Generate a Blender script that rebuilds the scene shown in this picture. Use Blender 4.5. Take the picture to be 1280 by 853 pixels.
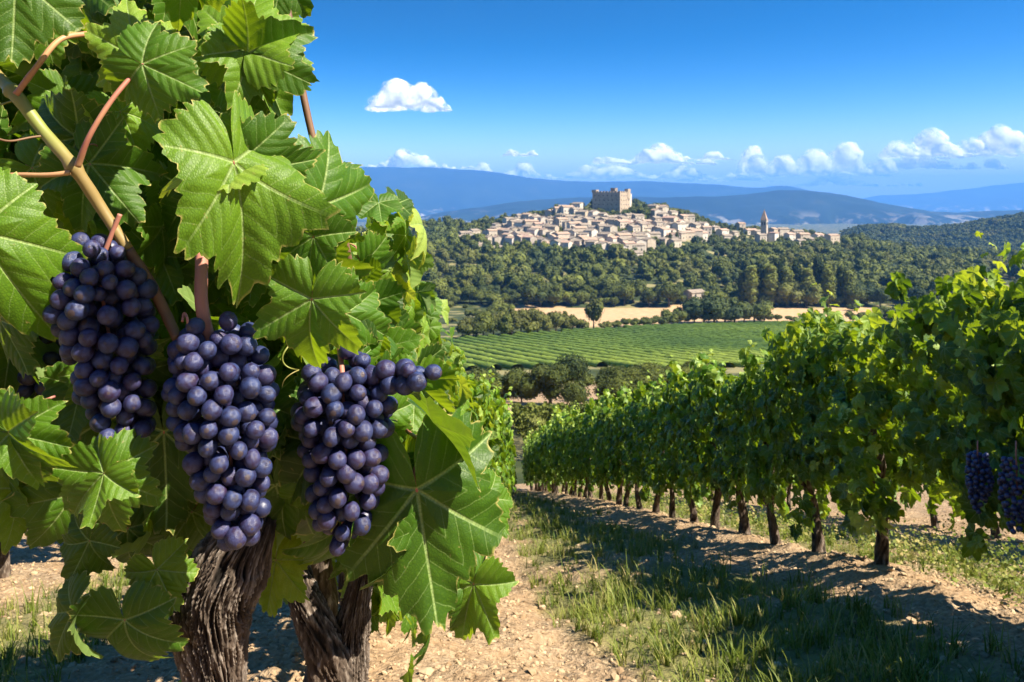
import bpy, math, random
import numpy as np
from mathutils import Vector, Matrix, noise as mnoise

for o in list(bpy.data.objects): bpy.data.objects.remove(o)
scene = bpy.context.scene
col = scene.collection
R = math.radians

# ---------------------------------------------------------------- camera, light, exposure
F = 1000.0; CX = 640.0; HY = 250.0          # focal length in photo pixels, centre column, row of the horizon
cam_d = bpy.data.cameras.new('camera'); cam = bpy.data.objects.new('camera', cam_d); col.objects.link(cam)
cam.location = (0, 0, 0); cam.rotation_euler = (R(90), 0, 0)
cam_d.sensor_width = 36; cam_d.lens = 36 * F / 1280
cam_d.shift_y = (HY - 426.5) / 1280
cam_d.clip_start = 0.02; cam_d.clip_end = 90000
cam_d.dof.use_dof = True; cam_d.dof.focus_distance = 0.68; cam_d.dof.aperture_fstop = 30
scene.camera = cam

SUN_EL = R(48); SUN_AZ = math.atan2(0.91, -0.41)     # azimuth from +Y towards +X
S = Vector((math.cos(SUN_EL) * math.sin(SUN_AZ), math.cos(SUN_EL) * math.cos(SUN_AZ), math.sin(SUN_EL)))
w = bpy.data.worlds.new('World'); scene.world = w; w.use_nodes = True
nt = w.node_tree; nt.nodes.clear()
def wn(t, **k):
    n = nt.nodes.new(t)
    for a, b in k.items(): setattr(n, a, b)
    return n
out = wn('ShaderNodeOutputWorld'); bg = wn('ShaderNodeBackground'); sky = wn('ShaderNodeTexSky', sky_type='NISHITA')
sky.sun_disc = False; sky.sun_elevation = SUN_EL; sky.sun_rotation = SUN_AZ
sky.air_density = 1.0; sky.dust_density = 1.1; sky.ozone_density = 2.5; sky.altitude = 300
hs = wn('ShaderNodeHueSaturation'); hs.inputs['Saturation'].default_value = 1.5
tc = wn('ShaderNodeTexCoord'); mp = wn('ShaderNodeMapping'); mp.vector_type = 'POINT'
mp.inputs['Scale'].default_value = (1, 1, 1)
sx = wn('ShaderNodeSeparateXYZ'); cx = wn('ShaderNodeCombineXYZ')
zm = wn('ShaderNodeMath', operation='MAXIMUM'); zm.inputs[1].default_value = 0.0
zq = wn('ShaderNodeMath', operation='MULTIPLY_ADD'); zq.inputs[1].default_value = 11.0; zq.inputs[2].default_value = 0.4
zr = wn('ShaderNodeMath', operation='MULTIPLY')
nt.links.new(tc.outputs['Generated'], mp.inputs['Vector']); nt.links.new(mp.outputs[0], sx.inputs[0]); nt.links.new(sx.outputs[2], zm.inputs[0]); nt.links.new(zm.outputs[0], zq.inputs[0])
nt.links.new(zq.outputs[0], zr.inputs[0]); nt.links.new(zm.outputs[0], zr.inputs[1])
nt.links.new(sx.outputs[0], cx.inputs[0]); nt.links.new(sx.outputs[1], cx.inputs[1]); nt.links.new(zr.outputs[0], cx.inputs[2]); nt.links.new(cx.outputs[0], sky.inputs[0])
nt.links.new(sky.outputs[0], hs.inputs['Color']); nt.links.new(hs.outputs[0], bg.inputs['Color'])
bg.inputs['Strength'].default_value = 0.072; nt.links.new(bg.outputs[0], out.inputs['Surface'])
sun_d = bpy.data.lights.new('sun', 'SUN'); sun_d.energy = 5.0; sun_d.angle = R(0.5); sun_d.color = (1.0, 0.90, 0.74)
sun = bpy.data.objects.new('sun', sun_d); col.objects.link(sun); sun.rotation_euler = S.to_track_quat('Z', 'Y').to_euler()
sun.location = (20, -10, 30)
scene.view_settings.view_transform = 'Standard'; scene.view_settings.look = 'None'
scene.view_settings.exposure = 1.6; scene.view_settings.gamma = 1; scene.view_settings.use_curve_mapping = False
scene.render.engine = 'CYCLES'
cy = scene.cycles
cy.use_denoising = True; cy.denoiser = 'OPENIMAGEDENOISE'
cy.max_bounces = 8; cy.diffuse_bounces = 4; cy.glossy_bounces = 2; cy.transmission_bounces = 4; cy.transparent_max_bounces = 8
cy.volume_bounces = 1; cy.sample_clamp_indirect = 4; cy.use_adaptive_sampling = True; cy.adaptive_threshold = 0.02
cy.caustics_reflective = False; cy.caustics_refractive = False

# ---------------------------------------------------------------- helpers
rng = np.random.default_rng(7); random.seed(7)
def tag(o, label=None, cat=None, group=None, kind=None):
    if label: o['label'] = label
    if cat: o['category'] = cat
    if group: o['group'] = group
    if kind: o['kind'] = kind
    return o
def empty(name, loc=(0, 0, 0), rz=0.0):
    o = bpy.data.objects.new(name, None); o.empty_display_size = 0.1
    o.location = loc; o.rotation_euler = (0, 0, rz); col.objects.link(o); return o
def link(name, me, parent=None, loc=None):
    o = bpy.data.objects.new(name, me); col.objects.link(o)
    if parent is not None: o.parent = parent
    if loc is not None: o.location = loc
    return o
def mk(name, V, faces, attrs=None, smooth=True, mat=None):
    """mesh from arrays: V (n,3), faces = list of (m,k) index arrays, attrs = {name: (n,) or (n,3)}"""
    me = bpy.data.meshes.new(name); V = np.asarray(V, np.float32)
    faces = [np.asarray(f, np.int32) for f in faces if len(f)]
    me.vertices.add(len(V)); me.vertices.foreach_set('co', V.ravel())
    nl = sum(f.size for f in faces); npoly = sum(len(f) for f in faces)
    me.loops.add(nl); me.polygons.add(npoly)
    me.loops.foreach_set('vertex_index', np.concatenate([f.ravel() for f in faces]))
    sizes = np.concatenate([np.full(len(f), f.shape[1], np.int32) for f in faces])
    me.polygons.foreach_set('loop_start', np.concatenate([[0], np.cumsum(sizes)[:-1]]).astype(np.int32))
    me.update(calc_edges=True)
    me.polygons.foreach_set('use_smooth', np.full(npoly, smooth))
    for k, a in (attrs or {}).items():
        a = np.asarray(a, np.float32)
        if a.ndim == 1:
            at = me.attributes.new(k, 'FLOAT', 'POINT'); at.data.foreach_set('value', a)
        else:
            at = me.attributes.new(k, 'FLOAT_VECTOR', 'POINT'); at.data.foreach_set('vector', a.ravel())
    if mat: me.materials.append(mat)
    return me
def merge(parts):
    """parts: list of (V, faces list, attrs) -> one"""
    Vs, Fs, At = [], {}, {}; off = 0
    for V, fs, at in parts:
        Vs.append(V)
        for f in fs:
            Fs.setdefault(f.shape[1], []).append(f + off)
        for k, a in at.items(): At.setdefault(k, []).append(a)
        off += len(V)
    return np.concatenate(Vs), [np.concatenate(f) for f in Fs.values()], {k: np.concatenate(a) for k, a in At.items()}
def stamp(T, M, P, extra=None):
    """copies of template T=(V,faces,attrs) with matrices M (m,3,3) and positions P (m,3)"""
    V, fs, at = T; m = len(P); n = len(V)
    W = np.einsum('mij,nj->mni', M, V) + P[:, None, :]
    off = (np.arange(m) * n)[:, None, None]
    nf = [(f[None] + off).reshape(-1, f.shape[1]) for f in fs]
    na = {k: np.tile(a, (m,) + (1,) * (a.ndim - 1)) for k, a in at.items()}
    for k, a in (extra or {}).items(): na[k] = np.repeat(a, n, axis=0)
    return W.reshape(-1, 3), nf, na
def vnoise(x, y, seed=0):
    """smooth value noise in 2d, numpy"""
    xi = np.floor(x).astype(np.int64); yi = np.floor(y).astype(np.int64)
    fx = x - xi; fy = y - yi; fx = fx * fx * (3 - 2 * fx); fy = fy * fy * (3 - 2 * fy)
    def h(a, b):
        v = (a * 374761393 + b * 668265263 + seed * 982451653) & 0x7fffffff
        v = ((v ^ (v >> 13)) * 1274126177) & 0x7fffffff
        return ((v ^ (v >> 16)) & 0xffff) / 65535.0
    return (h(xi, yi) * (1 - fx) + h(xi + 1, yi) * fx) * (1 - fy) + (h(xi, yi + 1) * (1 - fx) + h(xi + 1, yi + 1) * fx) * fy
def fbm(x, y, oct=4, seed=0):
    x = np.asarray(x, float); y = np.asarray(y, float)
    s = np.zeros(np.broadcast(x, y).shape); a = 0.5
    for i in range(oct):
        s = s + a * vnoise(x * 2 ** i + 17.3 * i, y * 2 ** i - 9.1 * i, seed + i); a *= 0.5
    return s / (1 - 0.5 ** oct) - 0.5
def unit(v):
    v = np.asarray(v, float); return v / np.maximum(np.linalg.norm(v, axis=-1, keepdims=True), 1e-9)
def P(px, py, Y): return Vector(((px - CX) / F * Y, Y, (HY - py) / F * Y))
def sstep(a, b, x):
    t = np.clip((x - a) / (b - a), 0, 1); return t * t * (3 - 2 * t)
ICO = None
def icosphere(sub=1):
    import bmesh
    bm = bmesh.new(); bmesh.ops.create_icosphere(bm, subdivisions=sub, radius=1)
    V = np.array([v.co[:] for v in bm.verts]); Fc = np.array([[v.index for v in f.verts] for f in bm.faces]); bm.free()
    return V, [Fc], {}
def tube(pts, rad, n=10, ridge=None, cap=True):
    """swept tube along pts with radii -> V, faces"""
    pts = np.asarray(pts, float); m = len(pts); rad = np.broadcast_to(np.asarray(rad, float), (m,))
    T = unit(np.gradient(pts, axis=0)); up = np.array([0.31, -0.93, 0.2])
    A = unit(np.cross(T, up)); B = np.cross(T, A)
    th = np.linspace(0, 2 * np.pi, n, endpoint=False)
    V = pts[:, None] + rad[:, None, None] * (np.cos(th)[None, :, None] * A[:, None] + np.sin(th)[None, :, None] * B[:, None])
    V = V.reshape(-1, 3)
    i = np.arange(m - 1)[:, None] * n; j = np.arange(n)[None]; k = (j + 1) % n
    q = np.stack([i + j, i + k, i + n + k, i + n + j], -1).reshape(-1, 4)
    fs = [q]
    if cap:
        V = np.vstack([V, pts[:1], pts[-1:]]); a = m * n
        j = np.arange(n); k = (j + 1) % n
        fs.append(np.vstack([np.stack([k, j, np.full(n, a)], -1), np.stack([(m - 1) * n + j, (m - 1) * n + k, np.full(n, a + 1)], -1)]))
    return V, fs, {}
def spline(pts, n):
    pts = np.asarray(pts, float); m = len(pts)
    pp = np.vstack([2 * pts[0] - pts[1], pts, 2 * pts[-1] - pts[-2]])
    t = np.linspace(0, m - 1, n); i = np.minimum(t.astype(int), m - 2); f = (t - i)[:, None]
    a, b, c, d = pp[i], pp[i + 1], pp[i + 2], pp[i + 3]
    return 0.5 * (2 * b + (c - a) * f + (2 * a - 5 * b + 4 * c - d) * f ** 2 + (3 * b - a - 3 * c + d) * f ** 3)

# ---------------------------------------------------------------- materials
def mat(name):
    m = bpy.data.materials.new(name); m.use_nodes = True; m.node_tree.nodes.clear()
    n = m.node_tree
    class B: pass
    b = B(); b.m = m; b.t = n
    def N(t, **k):
        x = n.nodes.new(t)
        ins = k.pop('ins', {})
        for a, c in k.items(): setattr(x, a, c)
        for a, c in ins.items():
            if hasattr(c, 'is_linked') or isinstance(c, bpy.types.NodeSocket): n.links.new(c, x.inputs[a])
            else: x.inputs[a].default_value = c
        return x
    b.N = N
    def L(a, c): n.links.new(a, c)
    b.L = L
    def math_(op, a, c=None, clamp=False):
        x = n.nodes.new('ShaderNodeMath'); x.operation = op; x.use_clamp = clamp
        for i, v in enumerate((a, c)):
            if v is None: continue
            if isinstance(v, bpy.types.NodeSocket): n.links.new(v, x.inputs[i])
            else: x.inputs[i].default_value = v
        return x.outputs[0]
    b.math = math_
    def mix(f, a, c, mode='MIX'):
        x = n.nodes.new('ShaderNodeMix'); x.data_type = 'RGBA'; x.blend_type = mode
        for i, v in ((0, f), (6, a), (7, c)):
            if isinstance(v, bpy.types.NodeSocket): n.links.new(v, x.inputs[i])
            elif i == 0: x.inputs[0].default_value = v
            else: x.inputs[i].default_value = (*v, 1) if len(v) == 3 else v
        return x.outputs[2]
    b.mix = mix
    def ramp(f, stops):
        x = n.nodes.new('ShaderNodeValToRGB'); e = x.color_ramp.elements
        while len(e) < len(stops): e.new(0.5)
        for q, (p, c) in zip(e, stops):
            q.position = p; q.color = (*c, 1) if len(c) == 3 else c
        if isinstance(f, bpy.types.NodeSocket): n.links.new(f, x.inputs[0])
        return x.outputs[0]
    b.ramp = ramp
    def sm(f, lo, hi):       # smooth 0..1 remap
        x = n.nodes.new('ShaderNodeMapRange'); x.interpolation_type = 'SMOOTHSTEP'; x.clamp = True
        n.links.new(f, x.inputs[0]); x.inputs[1].default_value = lo; x.inputs[2].default_value = hi
        return x.outputs[0]
    b.sm = sm
    def noise(scale, detail=4, vec=None, dim='3D', rough=0.5):
        x = n.nodes.new('ShaderNodeTexNoise'); x.inputs['Scale'].default_value = scale; x.inputs['Detail'].default_value = detail; x.inputs['Roughness'].default_value = rough
        if vec is not None: n.links.new(vec, x.inputs['Vector'])
        return x.outputs[0]
    b.noise = noise
    def attr(nm, typ='GEOMETRY'):
        x = n.nodes.new('ShaderNodeAttribute'); x.attribute_name = nm; x.attribute_type = typ; return x
    b.attr = attr
    b.pos = n.nodes.new('ShaderNodeNewGeometry')
    b.obj = n.nodes.new('ShaderNodeTexCoord').outputs['Object']
    b.info = n.nodes.new('ShaderNodeObjectInfo')
    def pri(color, rough=0.8, bump=None, spec=0.3, **k):
        x = n.nodes.new('ShaderNodeBsdfPrincipled')
        if isinstance(color, bpy.types.NodeSocket): n.links.new(color, x.inputs['Base Color'])
        else: x.inputs['Base Color'].default_value = (*color, 1)
        if isinstance(rough, bpy.types.NodeSocket): n.links.new(rough, x.inputs['Roughness'])
        else: x.inputs['Roughness'].default_value = rough
        x.inputs['Specular IOR Level'].default_value = spec
        for a, c in k.items(): x.inputs[a].default_value = c
        if bump is not None:
            n.links.new(bump, x.inputs['Normal'])
        return x.outputs[0]
    b.pri = pri
    def bump(h, strength=0.5, dist=0.01):
        x = n.nodes.new('ShaderNodeBump'); x.inputs['Strength'].default_value = strength; x.inputs['Distance'].default_value = dist
        n.links.new(h, x.inputs['Height']); return x.outputs[0]
    b.bump = bump
    def done(sh, slot='Surface'):
        o = n.nodes.new('ShaderNodeOutputMaterial'); n.links.new(sh, o.inputs[slot]); return m
    b.done = done
    return b

# ---------------------------------------------------------------- terrain
_Y = np.array([24, 35, 50, 75, 100, 150, 200, 250, 300, 350, 430.])
_T = np.array([365, 322, 290, 264, 250, 212, 190, 176, 163, 152, 135.])
_u = (np.array([-2000, 300, 450, 530, 600, 640, 700, 760, 800, 850, 880, 900, 950, 1000, 1050, 1100, 1150, 1280, 1500, 3500]) - CX) / F
_c = np.array([330, 315, 300, 289, 284, 277, 265, 259, 260, 268, 278, 286, 291, 294, 302, 313, 322, 330, 335, 340.]) - HY
def drop(X, Y):
    """metres from camera height down to the smooth ground"""
    X = np.asarray(X, float); Y = np.asarray(Y, float); X, Y = np.broadcast_arrays(X, Y)
    near = np.where(Y > 0, 0.6 + 0.316 * Y + 0.001 * Y * Y, 0.6 + 0.316 * Y)
    Ys = np.maximum(Y, 1e-3)
    mid = np.interp(np.log(Ys), np.log(_Y), _T) / F * Ys
    D = np.where(Y < 24, near, mid)
    # village hill
    u = X / Ys
    cr = np.interp(u, _u, _c)
    Yc = 800.0
    base = 135.0 / F * 430
    t = np.clip((Y - 430) / (Yc - 430), 0, 1)
    Dc = cr / F * Yc
    hill = base + (Dc - base) * (t ** 1.15)
    back = np.clip((Y - Yc) / 600, 0, 1); bk = back * back * (3 - 2 * back)
    low = Dc + (135 - Dc) * bk
    D = np.where(Y > 430, np.where(Y > Yc, low, hill), D)
    far = np.interp(Y, [1400, 2500, 5000, 30000], [135, 150, 165, 330.])
    D = np.where(Y > 1400, far, D)
    # wooded hill on the right
    ridge = np.interp(u, (np.array([950, 1040, 1080, 1120, 1150, 1200, 1240, 1280, 1400, 1700, 3000]) - CX) / F,
                      np.array([110, 50, 38, 37, 41, 37, 29, 23, 14, 20, 60.]))
    g = np.exp(-((Y - 1600) / 330.0) ** 2)
    hz = ridge / F * 1600
    gg = np.interp(u, [0.28, 0.42], [0, 1])
    D = D - np.maximum(D - hz, 0) * g * gg
    return D
def gz(X, Y): return -drop(X, Y)
def ray_ground(px, py, y0=1.0, y1=1400.0):
    """first ground point along the view ray"""
    Ys = np.exp(np.linspace(np.log(y0), np.log(y1), 1500)); u = (px - CX) / F
    t = drop(u * Ys, Ys) / Ys * F
    k = np.nonzero(t <= (py - HY))[0]
    Y = Ys[k[0]] if len(k) else y1
    return u * Y, Y, -float(drop(u * Y, Y))
def rel(X, Y): return X + 0.095 * Y - 0.0016 * Y * Y       # distance across the rows
def unrel(r, Y): return r - 0.095 * Y + 0.0016 * Y * Y
def micro(X, Y):
    """ruts, mounds and clods close to the camera"""
    r = rel(X, Y); k = np.exp(-np.maximum(Y - 8, 0) / 12.0) * (Y < 40)
    m = 0.09 * np.exp(-((r - 1.86) / 0.28) ** 2) - 0.035 * np.exp(-((r - 0.42) / 0.2) ** 2) + 0.03 * np.exp(-((r - 0.95) / .3) ** 2)
    m = m + 0.05 * np.exp(-((r + .35) / 0.25) ** 2)
    m = m + 0.10 * fbm(X * 1.7, Y * 1.7, 3, 5) + 0.05 * fbm(X * 7, Y * 7, 3, 8) + 0.05 * np.abs(fbm(X * 16, Y * 16, 3, 11)) + .03 * np.sin(Y * 7 + 3 * fbm(X, Y, 2, 3)) * np.exp(-((r - .45) / .22) ** 2)
    return m * k
def gzm(X, Y): return -drop(X, Y) + micro(X, Y)
def sample_rows(n, a, b):
    t = np.linspace(0, 1, n); return a * (b / a) ** t
yy = np.concatenate([np.linspace(-8, 0.5, 40, endpoint=False), sample_rows(620, 0.5, 30)[:-1], sample_rows(330, 30, 1400)[:-1], sample_rows(60, 1400, 32000)])
uu = np.concatenate([np.linspace(-3.2, -1.0, 50, endpoint=False), np.linspace(-1.0, 1.0, 620, endpoint=False), np.linspace(1.0, 3.2, 50)])
YY, UU = np.meshgrid(yy, uu, indexing='ij')
XX = UU * (np.maximum(YY, 0) + np.where(YY < 30, 3.0, 3.0))
ZZ = gzm(XX, YY)
nY, nU = XX.shape
idx = np.arange(nY * nU).reshape(nY, nU)
quads = np.stack([idx[:-1, :-1], idx[:-1, 1:], idx[1:, 1:], idx[1:, :-1]], -1).reshape(-1, 4)
# what grows where: R = grass, G = dirt/stone, B = far vegetation, wheat in a second attribute
X1, Y1 = XX.ravel(), YY.ravel(); r1 = rel(X1, Y1)
pxx = CX + X1 / np.maximum(Y1, .5) * F
def grass_amt(X, Y):
    r = rel(X, Y)
    g = sstep(0.40, 0.58, r + 0.30 * fbm(X * 2.2, Y * 1.3, 3, 21)) * (1 - sstep(1.35, 1.6, r + 0.5 * fbm(X * 2.0, Y * 1.6, 3, 22)))
    g = np.maximum(g, sstep(2.05, 2.4, r + 0.4 * fbm(X * 2, Y * 2, 3, 24)) * (1 - sstep(3.0, 3.3, r)) * .9)
    g = np.maximum(g, sstep(-1.75, -1.5, r) * (1 - sstep(-1.1, -0.9, r)) * .9)
    g = g * (0.2 + 0.8 * sstep(-0.22, 0.02, fbm(X * 3.1, Y * 2.3, 3, 33)))
    return np.where(Y < 26, g, 0)
wheat = ((Y1 > 318) & (Y1 < 432 - 6 * np.sin(pxx / 37)) & (pxx > 625 + (432 - Y1) * .55 + 8 * np.sin(Y1 / 9)) & (pxx < 1100)).astype(float)
vfield = ((Y1 > 142) & (Y1 < 318)).astype(float)
dirt = ((Y1 > 55) & (Y1 < 112)).astype(float)
veg = ((Y1 > 26) & (Y1 < 55)) | (Y1 > 432) | ((Y1 >= 112) & (Y1 <= 142)) | ((Y1 > 310) & (Y1 < 436) & (wheat < .5))
track = ((pxx > 726) & (pxx < 752) & (Y1 > 100) & (Y1 < 128)).astype(float)
zone = np.stack([grass_amt(X1, Y1), np.maximum(vfield, veg) * (1 - track), wheat], -1)
m = mat('ground_soil')
za = m.attr('zone'); sp = m.N('ShaderNodeSeparateXYZ', ins={0: za.outputs['Vector']})
pos = m.pos.outputs['Position']
n1 = m.noise(3.0, 6, pos, rough=.6); n2 = m.noise(45.0, 4, pos, rough=.6); n3 = m.noise(0.05, 5, pos); n4 = m.noise(0.35, 5, pos)
soil = m.ramp(n2, [(0.25, (.12, .08, .045)), (0.5, (.28, .20, .122)), (0.75, (.42, .32, .21))])
soil = m.mix(m.sm(n1, .35, .65), soil, m.mix(.5, soil, (.26, .16, .08)))
gr = m.ramp(n1, [(0.3, (.045, .075, .015)), (0.7, (.12, .14, .035))])
c = m.mix(m.math('MULTIPLY', sp.outputs[0], 0.75), soil, gr)
vg = m.ramp(n4, [(0.3, (.018, .030, .009)), (0.7, (.055, .068, .022))]); vg = m.mix(m.sm(n3, .50, .58), vg, (.19, .17, .075))
c = m.mix(sp.outputs[1], c, vg)
wh = m.ramp(n4, [(0.3, (.34, .22, .11)), (0.7, (.46, .32, .18))])
c = m.mix(sp.outputs[2], c, wh)
hb = m.math('ADD', n2, m.math('MULTIPLY', n1, 2.0))
ground_mat = m.done(m.pri(c, .95, m.bump(hb, .9, .02), .15))
g_me = mk('ground', np.stack([XX, YY, ZZ], -1).reshape(-1, 3), [quads], {'zone': zone}, True, ground_mat)
tag(link('ground', g_me), kind='structure')

# ---------------------------------------------------------------- mountains
def range_mesh(name, Y0, depth, pts, seed, rough, matr, base=-330):
    px = np.array([p[0] for p in pts], float); py = np.array([p[1] for p in pts], float)
    us = np.linspace(-1.3, 1.5, 420); ds = np.linspace(-1, 1, 90)
    U, Dd = np.meshgrid(us, ds, indexing='ij')
    Y = Y0 + Dd * depth; X = U * Y0
    # smooth ridge line
    pc = CX + us * F
    rid = np.interp(pc, px, py); k = np.ones(7) / 7; rid = np.convolve(np.pad(rid, 3, 'edge'), k, 'valid')
    H = (HY - rid)[:, None] / F * Y0
    sh = (1 - np.abs(Dd) ** 1.25)
    sh = np.clip(sh, 0, 1)
    n = fbm(X / (Y0 * .07) + 50, Y / (Y0 * .07), 5, seed)
    rdg = np.abs(fbm(X / (Y0 * .035) + 9, Y / (Y0 * .12) + 3, 4, seed + 9))
    Z = base + (H - base) * sh + (n - rdg * 1.3) * rough * 1.5 * Y0 * np.clip(1 - sh, 0.04, .6) * (sh > 0)
    Z = Z + fbm(X / 300, Y / 300, 3, seed + 5) * Y0 * .0018
    V = np.stack([X, Y, Z], -1).reshape(-1, 3); i = np.arange(420 * 90).reshape(420, 90)
    q = np.stack([i[:-1, :-1], i[1:, :-1], i[1:, 1:], i[:-1, 1:]], -1).reshape(-1, 4)
    tag(link(name, mk(name, V, [q], None, True, matr)), kind='structure')
m = mat('mountain_slope')
p = m.pos.outputs['Position']
a1 = m.noise(.0012, 8, p, rough=.65); a2 = m.noise(.006, 6, p, rough=.6)
zz = m.N('ShaderNodeSeparateXYZ', ins={0: p}).outputs[2]
c = m.ramp(a1, [(.35, (.005, .011, .010)), (.6, (.013, .022, .015)), (.72, (.035, .040, .030))])
lowland = m.math('MULTIPLY', m.sm(zz, -60, -190), m.sm(a2, .52, .62))
c = m.mix(m.math('MULTIPLY', lowland, .55), c, (.45, .40, .33))
mt = m.done(m.pri(c, 1.0, None, .1))
range_mesh('near_hills', 6500, 1700, [(-900, 262), (300, 274), (500, 276), (560, 264), (640, 252), (700, 247), (760, 246), (820, 246), (880, 246), (940, 242), (990, 237), (1030, 240), (1060, 243), (1090, 250), (1139, 261), (1188, 265), (1280, 262), (1500, 264), (2200, 270)], 3, .05, mt)
range_mesh('mountain_range', 11500, 2600, [(-900, 235), (200, 222), (350, 212), (455, 208), (520, 209), (570, 211), (610, 214), (650, 220), (700, 226), (760, 227), (800, 226), (860, 229), (905, 232), (940, 236), (962, 234), (981, 231), (1000, 235), (1017, 241), (1060, 256), (1140, 275), (1280, 280), (2200, 280)], 4, .03, mt)
range_mesh('distant_mountains', 17000, 3000, [(-900, 270), (900, 275), (1040, 258), (1085, 247), (1110, 243), (1150, 244), (1190, 238), (1230, 233), (1280, 228), (1400, 221), (1600, 226), (2200, 240)], 6, .03, mt)

# ---------------------------------------------------------------- haze
hz = mat('haze_air')
pv = hz.N('ShaderNodeVolumePrincipled')
pv.inputs['Color'].default_value = (0.13, 0.39, 0.95, 1); pv.inputs['Density'].default_value = 8.5e-5; pv.inputs['Anisotropy'].default_value = 0.0
hz_m = hz.done(pv.outputs[0], 'Volume')
x0, x1, y0, y1, z0, z1 = -24000, 28000, -60, 21500, -420, 640
V = [(x, y, z) for x in (x0, x1) for y in (y0, y1) for z in (z0, z1)]
Fh = [[0, 1, 3, 2], [4, 6, 7, 5], [0, 4, 5, 1], [2, 3, 7, 6], [0, 2, 6, 4], [1, 5, 7, 3]]
tag(link('haze', mk('haze', V, [Fh], None, False, hz_m)), kind='stuff')

# ---------------------------------------------------------------- plant materials
def leaf_material(name, near=True):
    b = mat(name)
    lv = b.attr('lv'); s = b.N('ShaderNodeSeparateXYZ', ins={0: lv.outputs['Vector']}); u, v, e = s.outputs
    tint = b.attr('tint').outputs['Fac']
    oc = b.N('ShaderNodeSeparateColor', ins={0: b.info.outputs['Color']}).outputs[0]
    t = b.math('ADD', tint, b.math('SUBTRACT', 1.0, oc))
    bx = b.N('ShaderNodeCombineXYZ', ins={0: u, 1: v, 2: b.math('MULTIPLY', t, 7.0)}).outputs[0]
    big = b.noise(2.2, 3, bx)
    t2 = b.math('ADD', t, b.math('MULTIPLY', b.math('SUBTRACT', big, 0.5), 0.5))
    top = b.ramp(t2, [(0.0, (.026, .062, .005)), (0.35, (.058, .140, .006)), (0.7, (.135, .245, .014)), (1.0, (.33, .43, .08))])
    if near:
        vein = b.math('SUBTRACT', 1.0, b.sm(b.math('ADD', v, b.math('MULTIPLY', u, 0.010)), 0.011, 0.024))
        wob = b.math('MULTIPLY', b.math('SUBTRACT', b.noise(7, 2, bx), 0.5), 0.05)
        q = b.math('ADD', b.math('SUBTRACT', u, b.math('MULTIPLY', v, 0.85)), wob)
        f = b.math('ABSOLUTE', b.math('SUBTRACT', b.math('FRACT', b.math('DIVIDE', q, 0.15)), 0.5))     # 0 at a side vein
        side = b.math('SUBTRACT', 1.0, b.sm(f, 0.0, 0.065))
        vo = b.N('ShaderNodeTexVoronoi', feature='DISTANCE_TO_EDGE', ins={'Vector': bx, 'Scale': 34.0}).outputs[0]
        net = b.sm(vo, 0.0, 0.25)
        vm = b.math('MAXIMUM', vein, b.math('MULTIPLY', side, 0.42))
        top = b.mix(b.math('MULTIPLY', vm, 0.9), top, (.30, .40, .13))
        top = b.mix(b.math('MULTIPLY', b.math('SUBTRACT', 1.0, net), 0.34), top, (.015, .05, .008))
        edge = b.math('MULTIPLY', b.sm(e, 0.962, 1.0), b.sm(b.noise(9, 3, bx), 0.42, 0.62))
        top = b.mix(b.math('MULTIPLY', edge, 0.85), top, (.50, .42, .13))
        spots = b.math('MULTIPLY', b.sm(b.noise(13, 5, bx, rough=.65), 0.64, 0.72), 0.75)
        top = b.mix(spots, top, (.30, .24, .08))
        h = b.math('ADD', b.math('MULTIPLY', b.sm(f, 0.0, 0.5), .55), b.math('MULTIPLY', net, 0.13))
        h = b.math('ADD', h, b.math('MULTIPLY', vein, -0.5))
        h = b.math('ADD', h, b.math('MULTIPLY', b.noise(9, 4, bx), 0.6))
        bmp = b.bump(h, 0.42, 0.0018)
    else:
        vein = b.math('SUBTRACT', 1.0, b.sm(v, 0.01, 0.04)); top = b.mix(b.math('MULTIPLY', vein, 0.5), top, (.24, .34, .10))
        top = b.mix(b.math('MULTIPLY', b.sm(e, 0.9, 1.0), .35), top, (.42, .40, .12))
        bmp = None
    back = b.mix(0.55, top, (.20, .28, .09))
    colr = b.mix(b.pos.outputs['Backfacing'], top, back)
    rough = 0.48 if near else 0.45
    sh = b.pri(colr, rough, bmp, 0.28)
    tr = b.N('ShaderNodeBsdfTranslucent')
    trc = b.ramp(t2, [(0.0, (.16, .28, .006)), (0.5, (.38, .52, .010)), (1.0, (.70, .74, .05))])
    if near: trc = b.mix(b.math('MULTIPLY', vm, 0.5), trc, (.14, .22, .02))
    b.L(trc, tr.inputs[0])
    if bmp is not None: b.L(bmp, tr.inputs['Normal'])
    mx = b.N('ShaderNodeMixShader'); mx.inputs[0].default_value = 0.33 if near else 0.27
    b.L(sh, mx.inputs[1]); b.L(tr.outputs[0], mx.inputs[2])
    return b.done(mx.outputs[0])
LEAF = leaf_material('vine_leaf', True)
LEAF_FAR = leaf_material('vine_leaf_far', False)
def bark_material(name, base=(.088, .066, .050), lo=(.010, .008, .006), hi=(.38, .33, .28), sc=1.0):
    b = mat(name); o = b.obj
    mpn = b.N('ShaderNodeMapping', ins={'Vector': o, 'Scale': (1, 1, 0.22)})
    n1 = b.noise(150 * sc, 5, mpn.outputs[0], rough=.65); n2 = b.noise(22 * sc, 4, o)
    rd = b.attr('ridge').outputs['Fac']
    c = b.ramp(b.math('ADD', b.math('MULTIPLY', n1, .6), b.math('MULTIPLY', rd, .45)), [(.36, lo), (.55, base), (.80, hi)])
    c = b.mix(b.sm(n2, .4, .7), c, b.mix(.55, c, (.10, .065, .045)))
    return b.done(b.pri(c, .92, b.bump(n1, .9, .004), .2))
BARK = bark_material('vine_bark')
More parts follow.
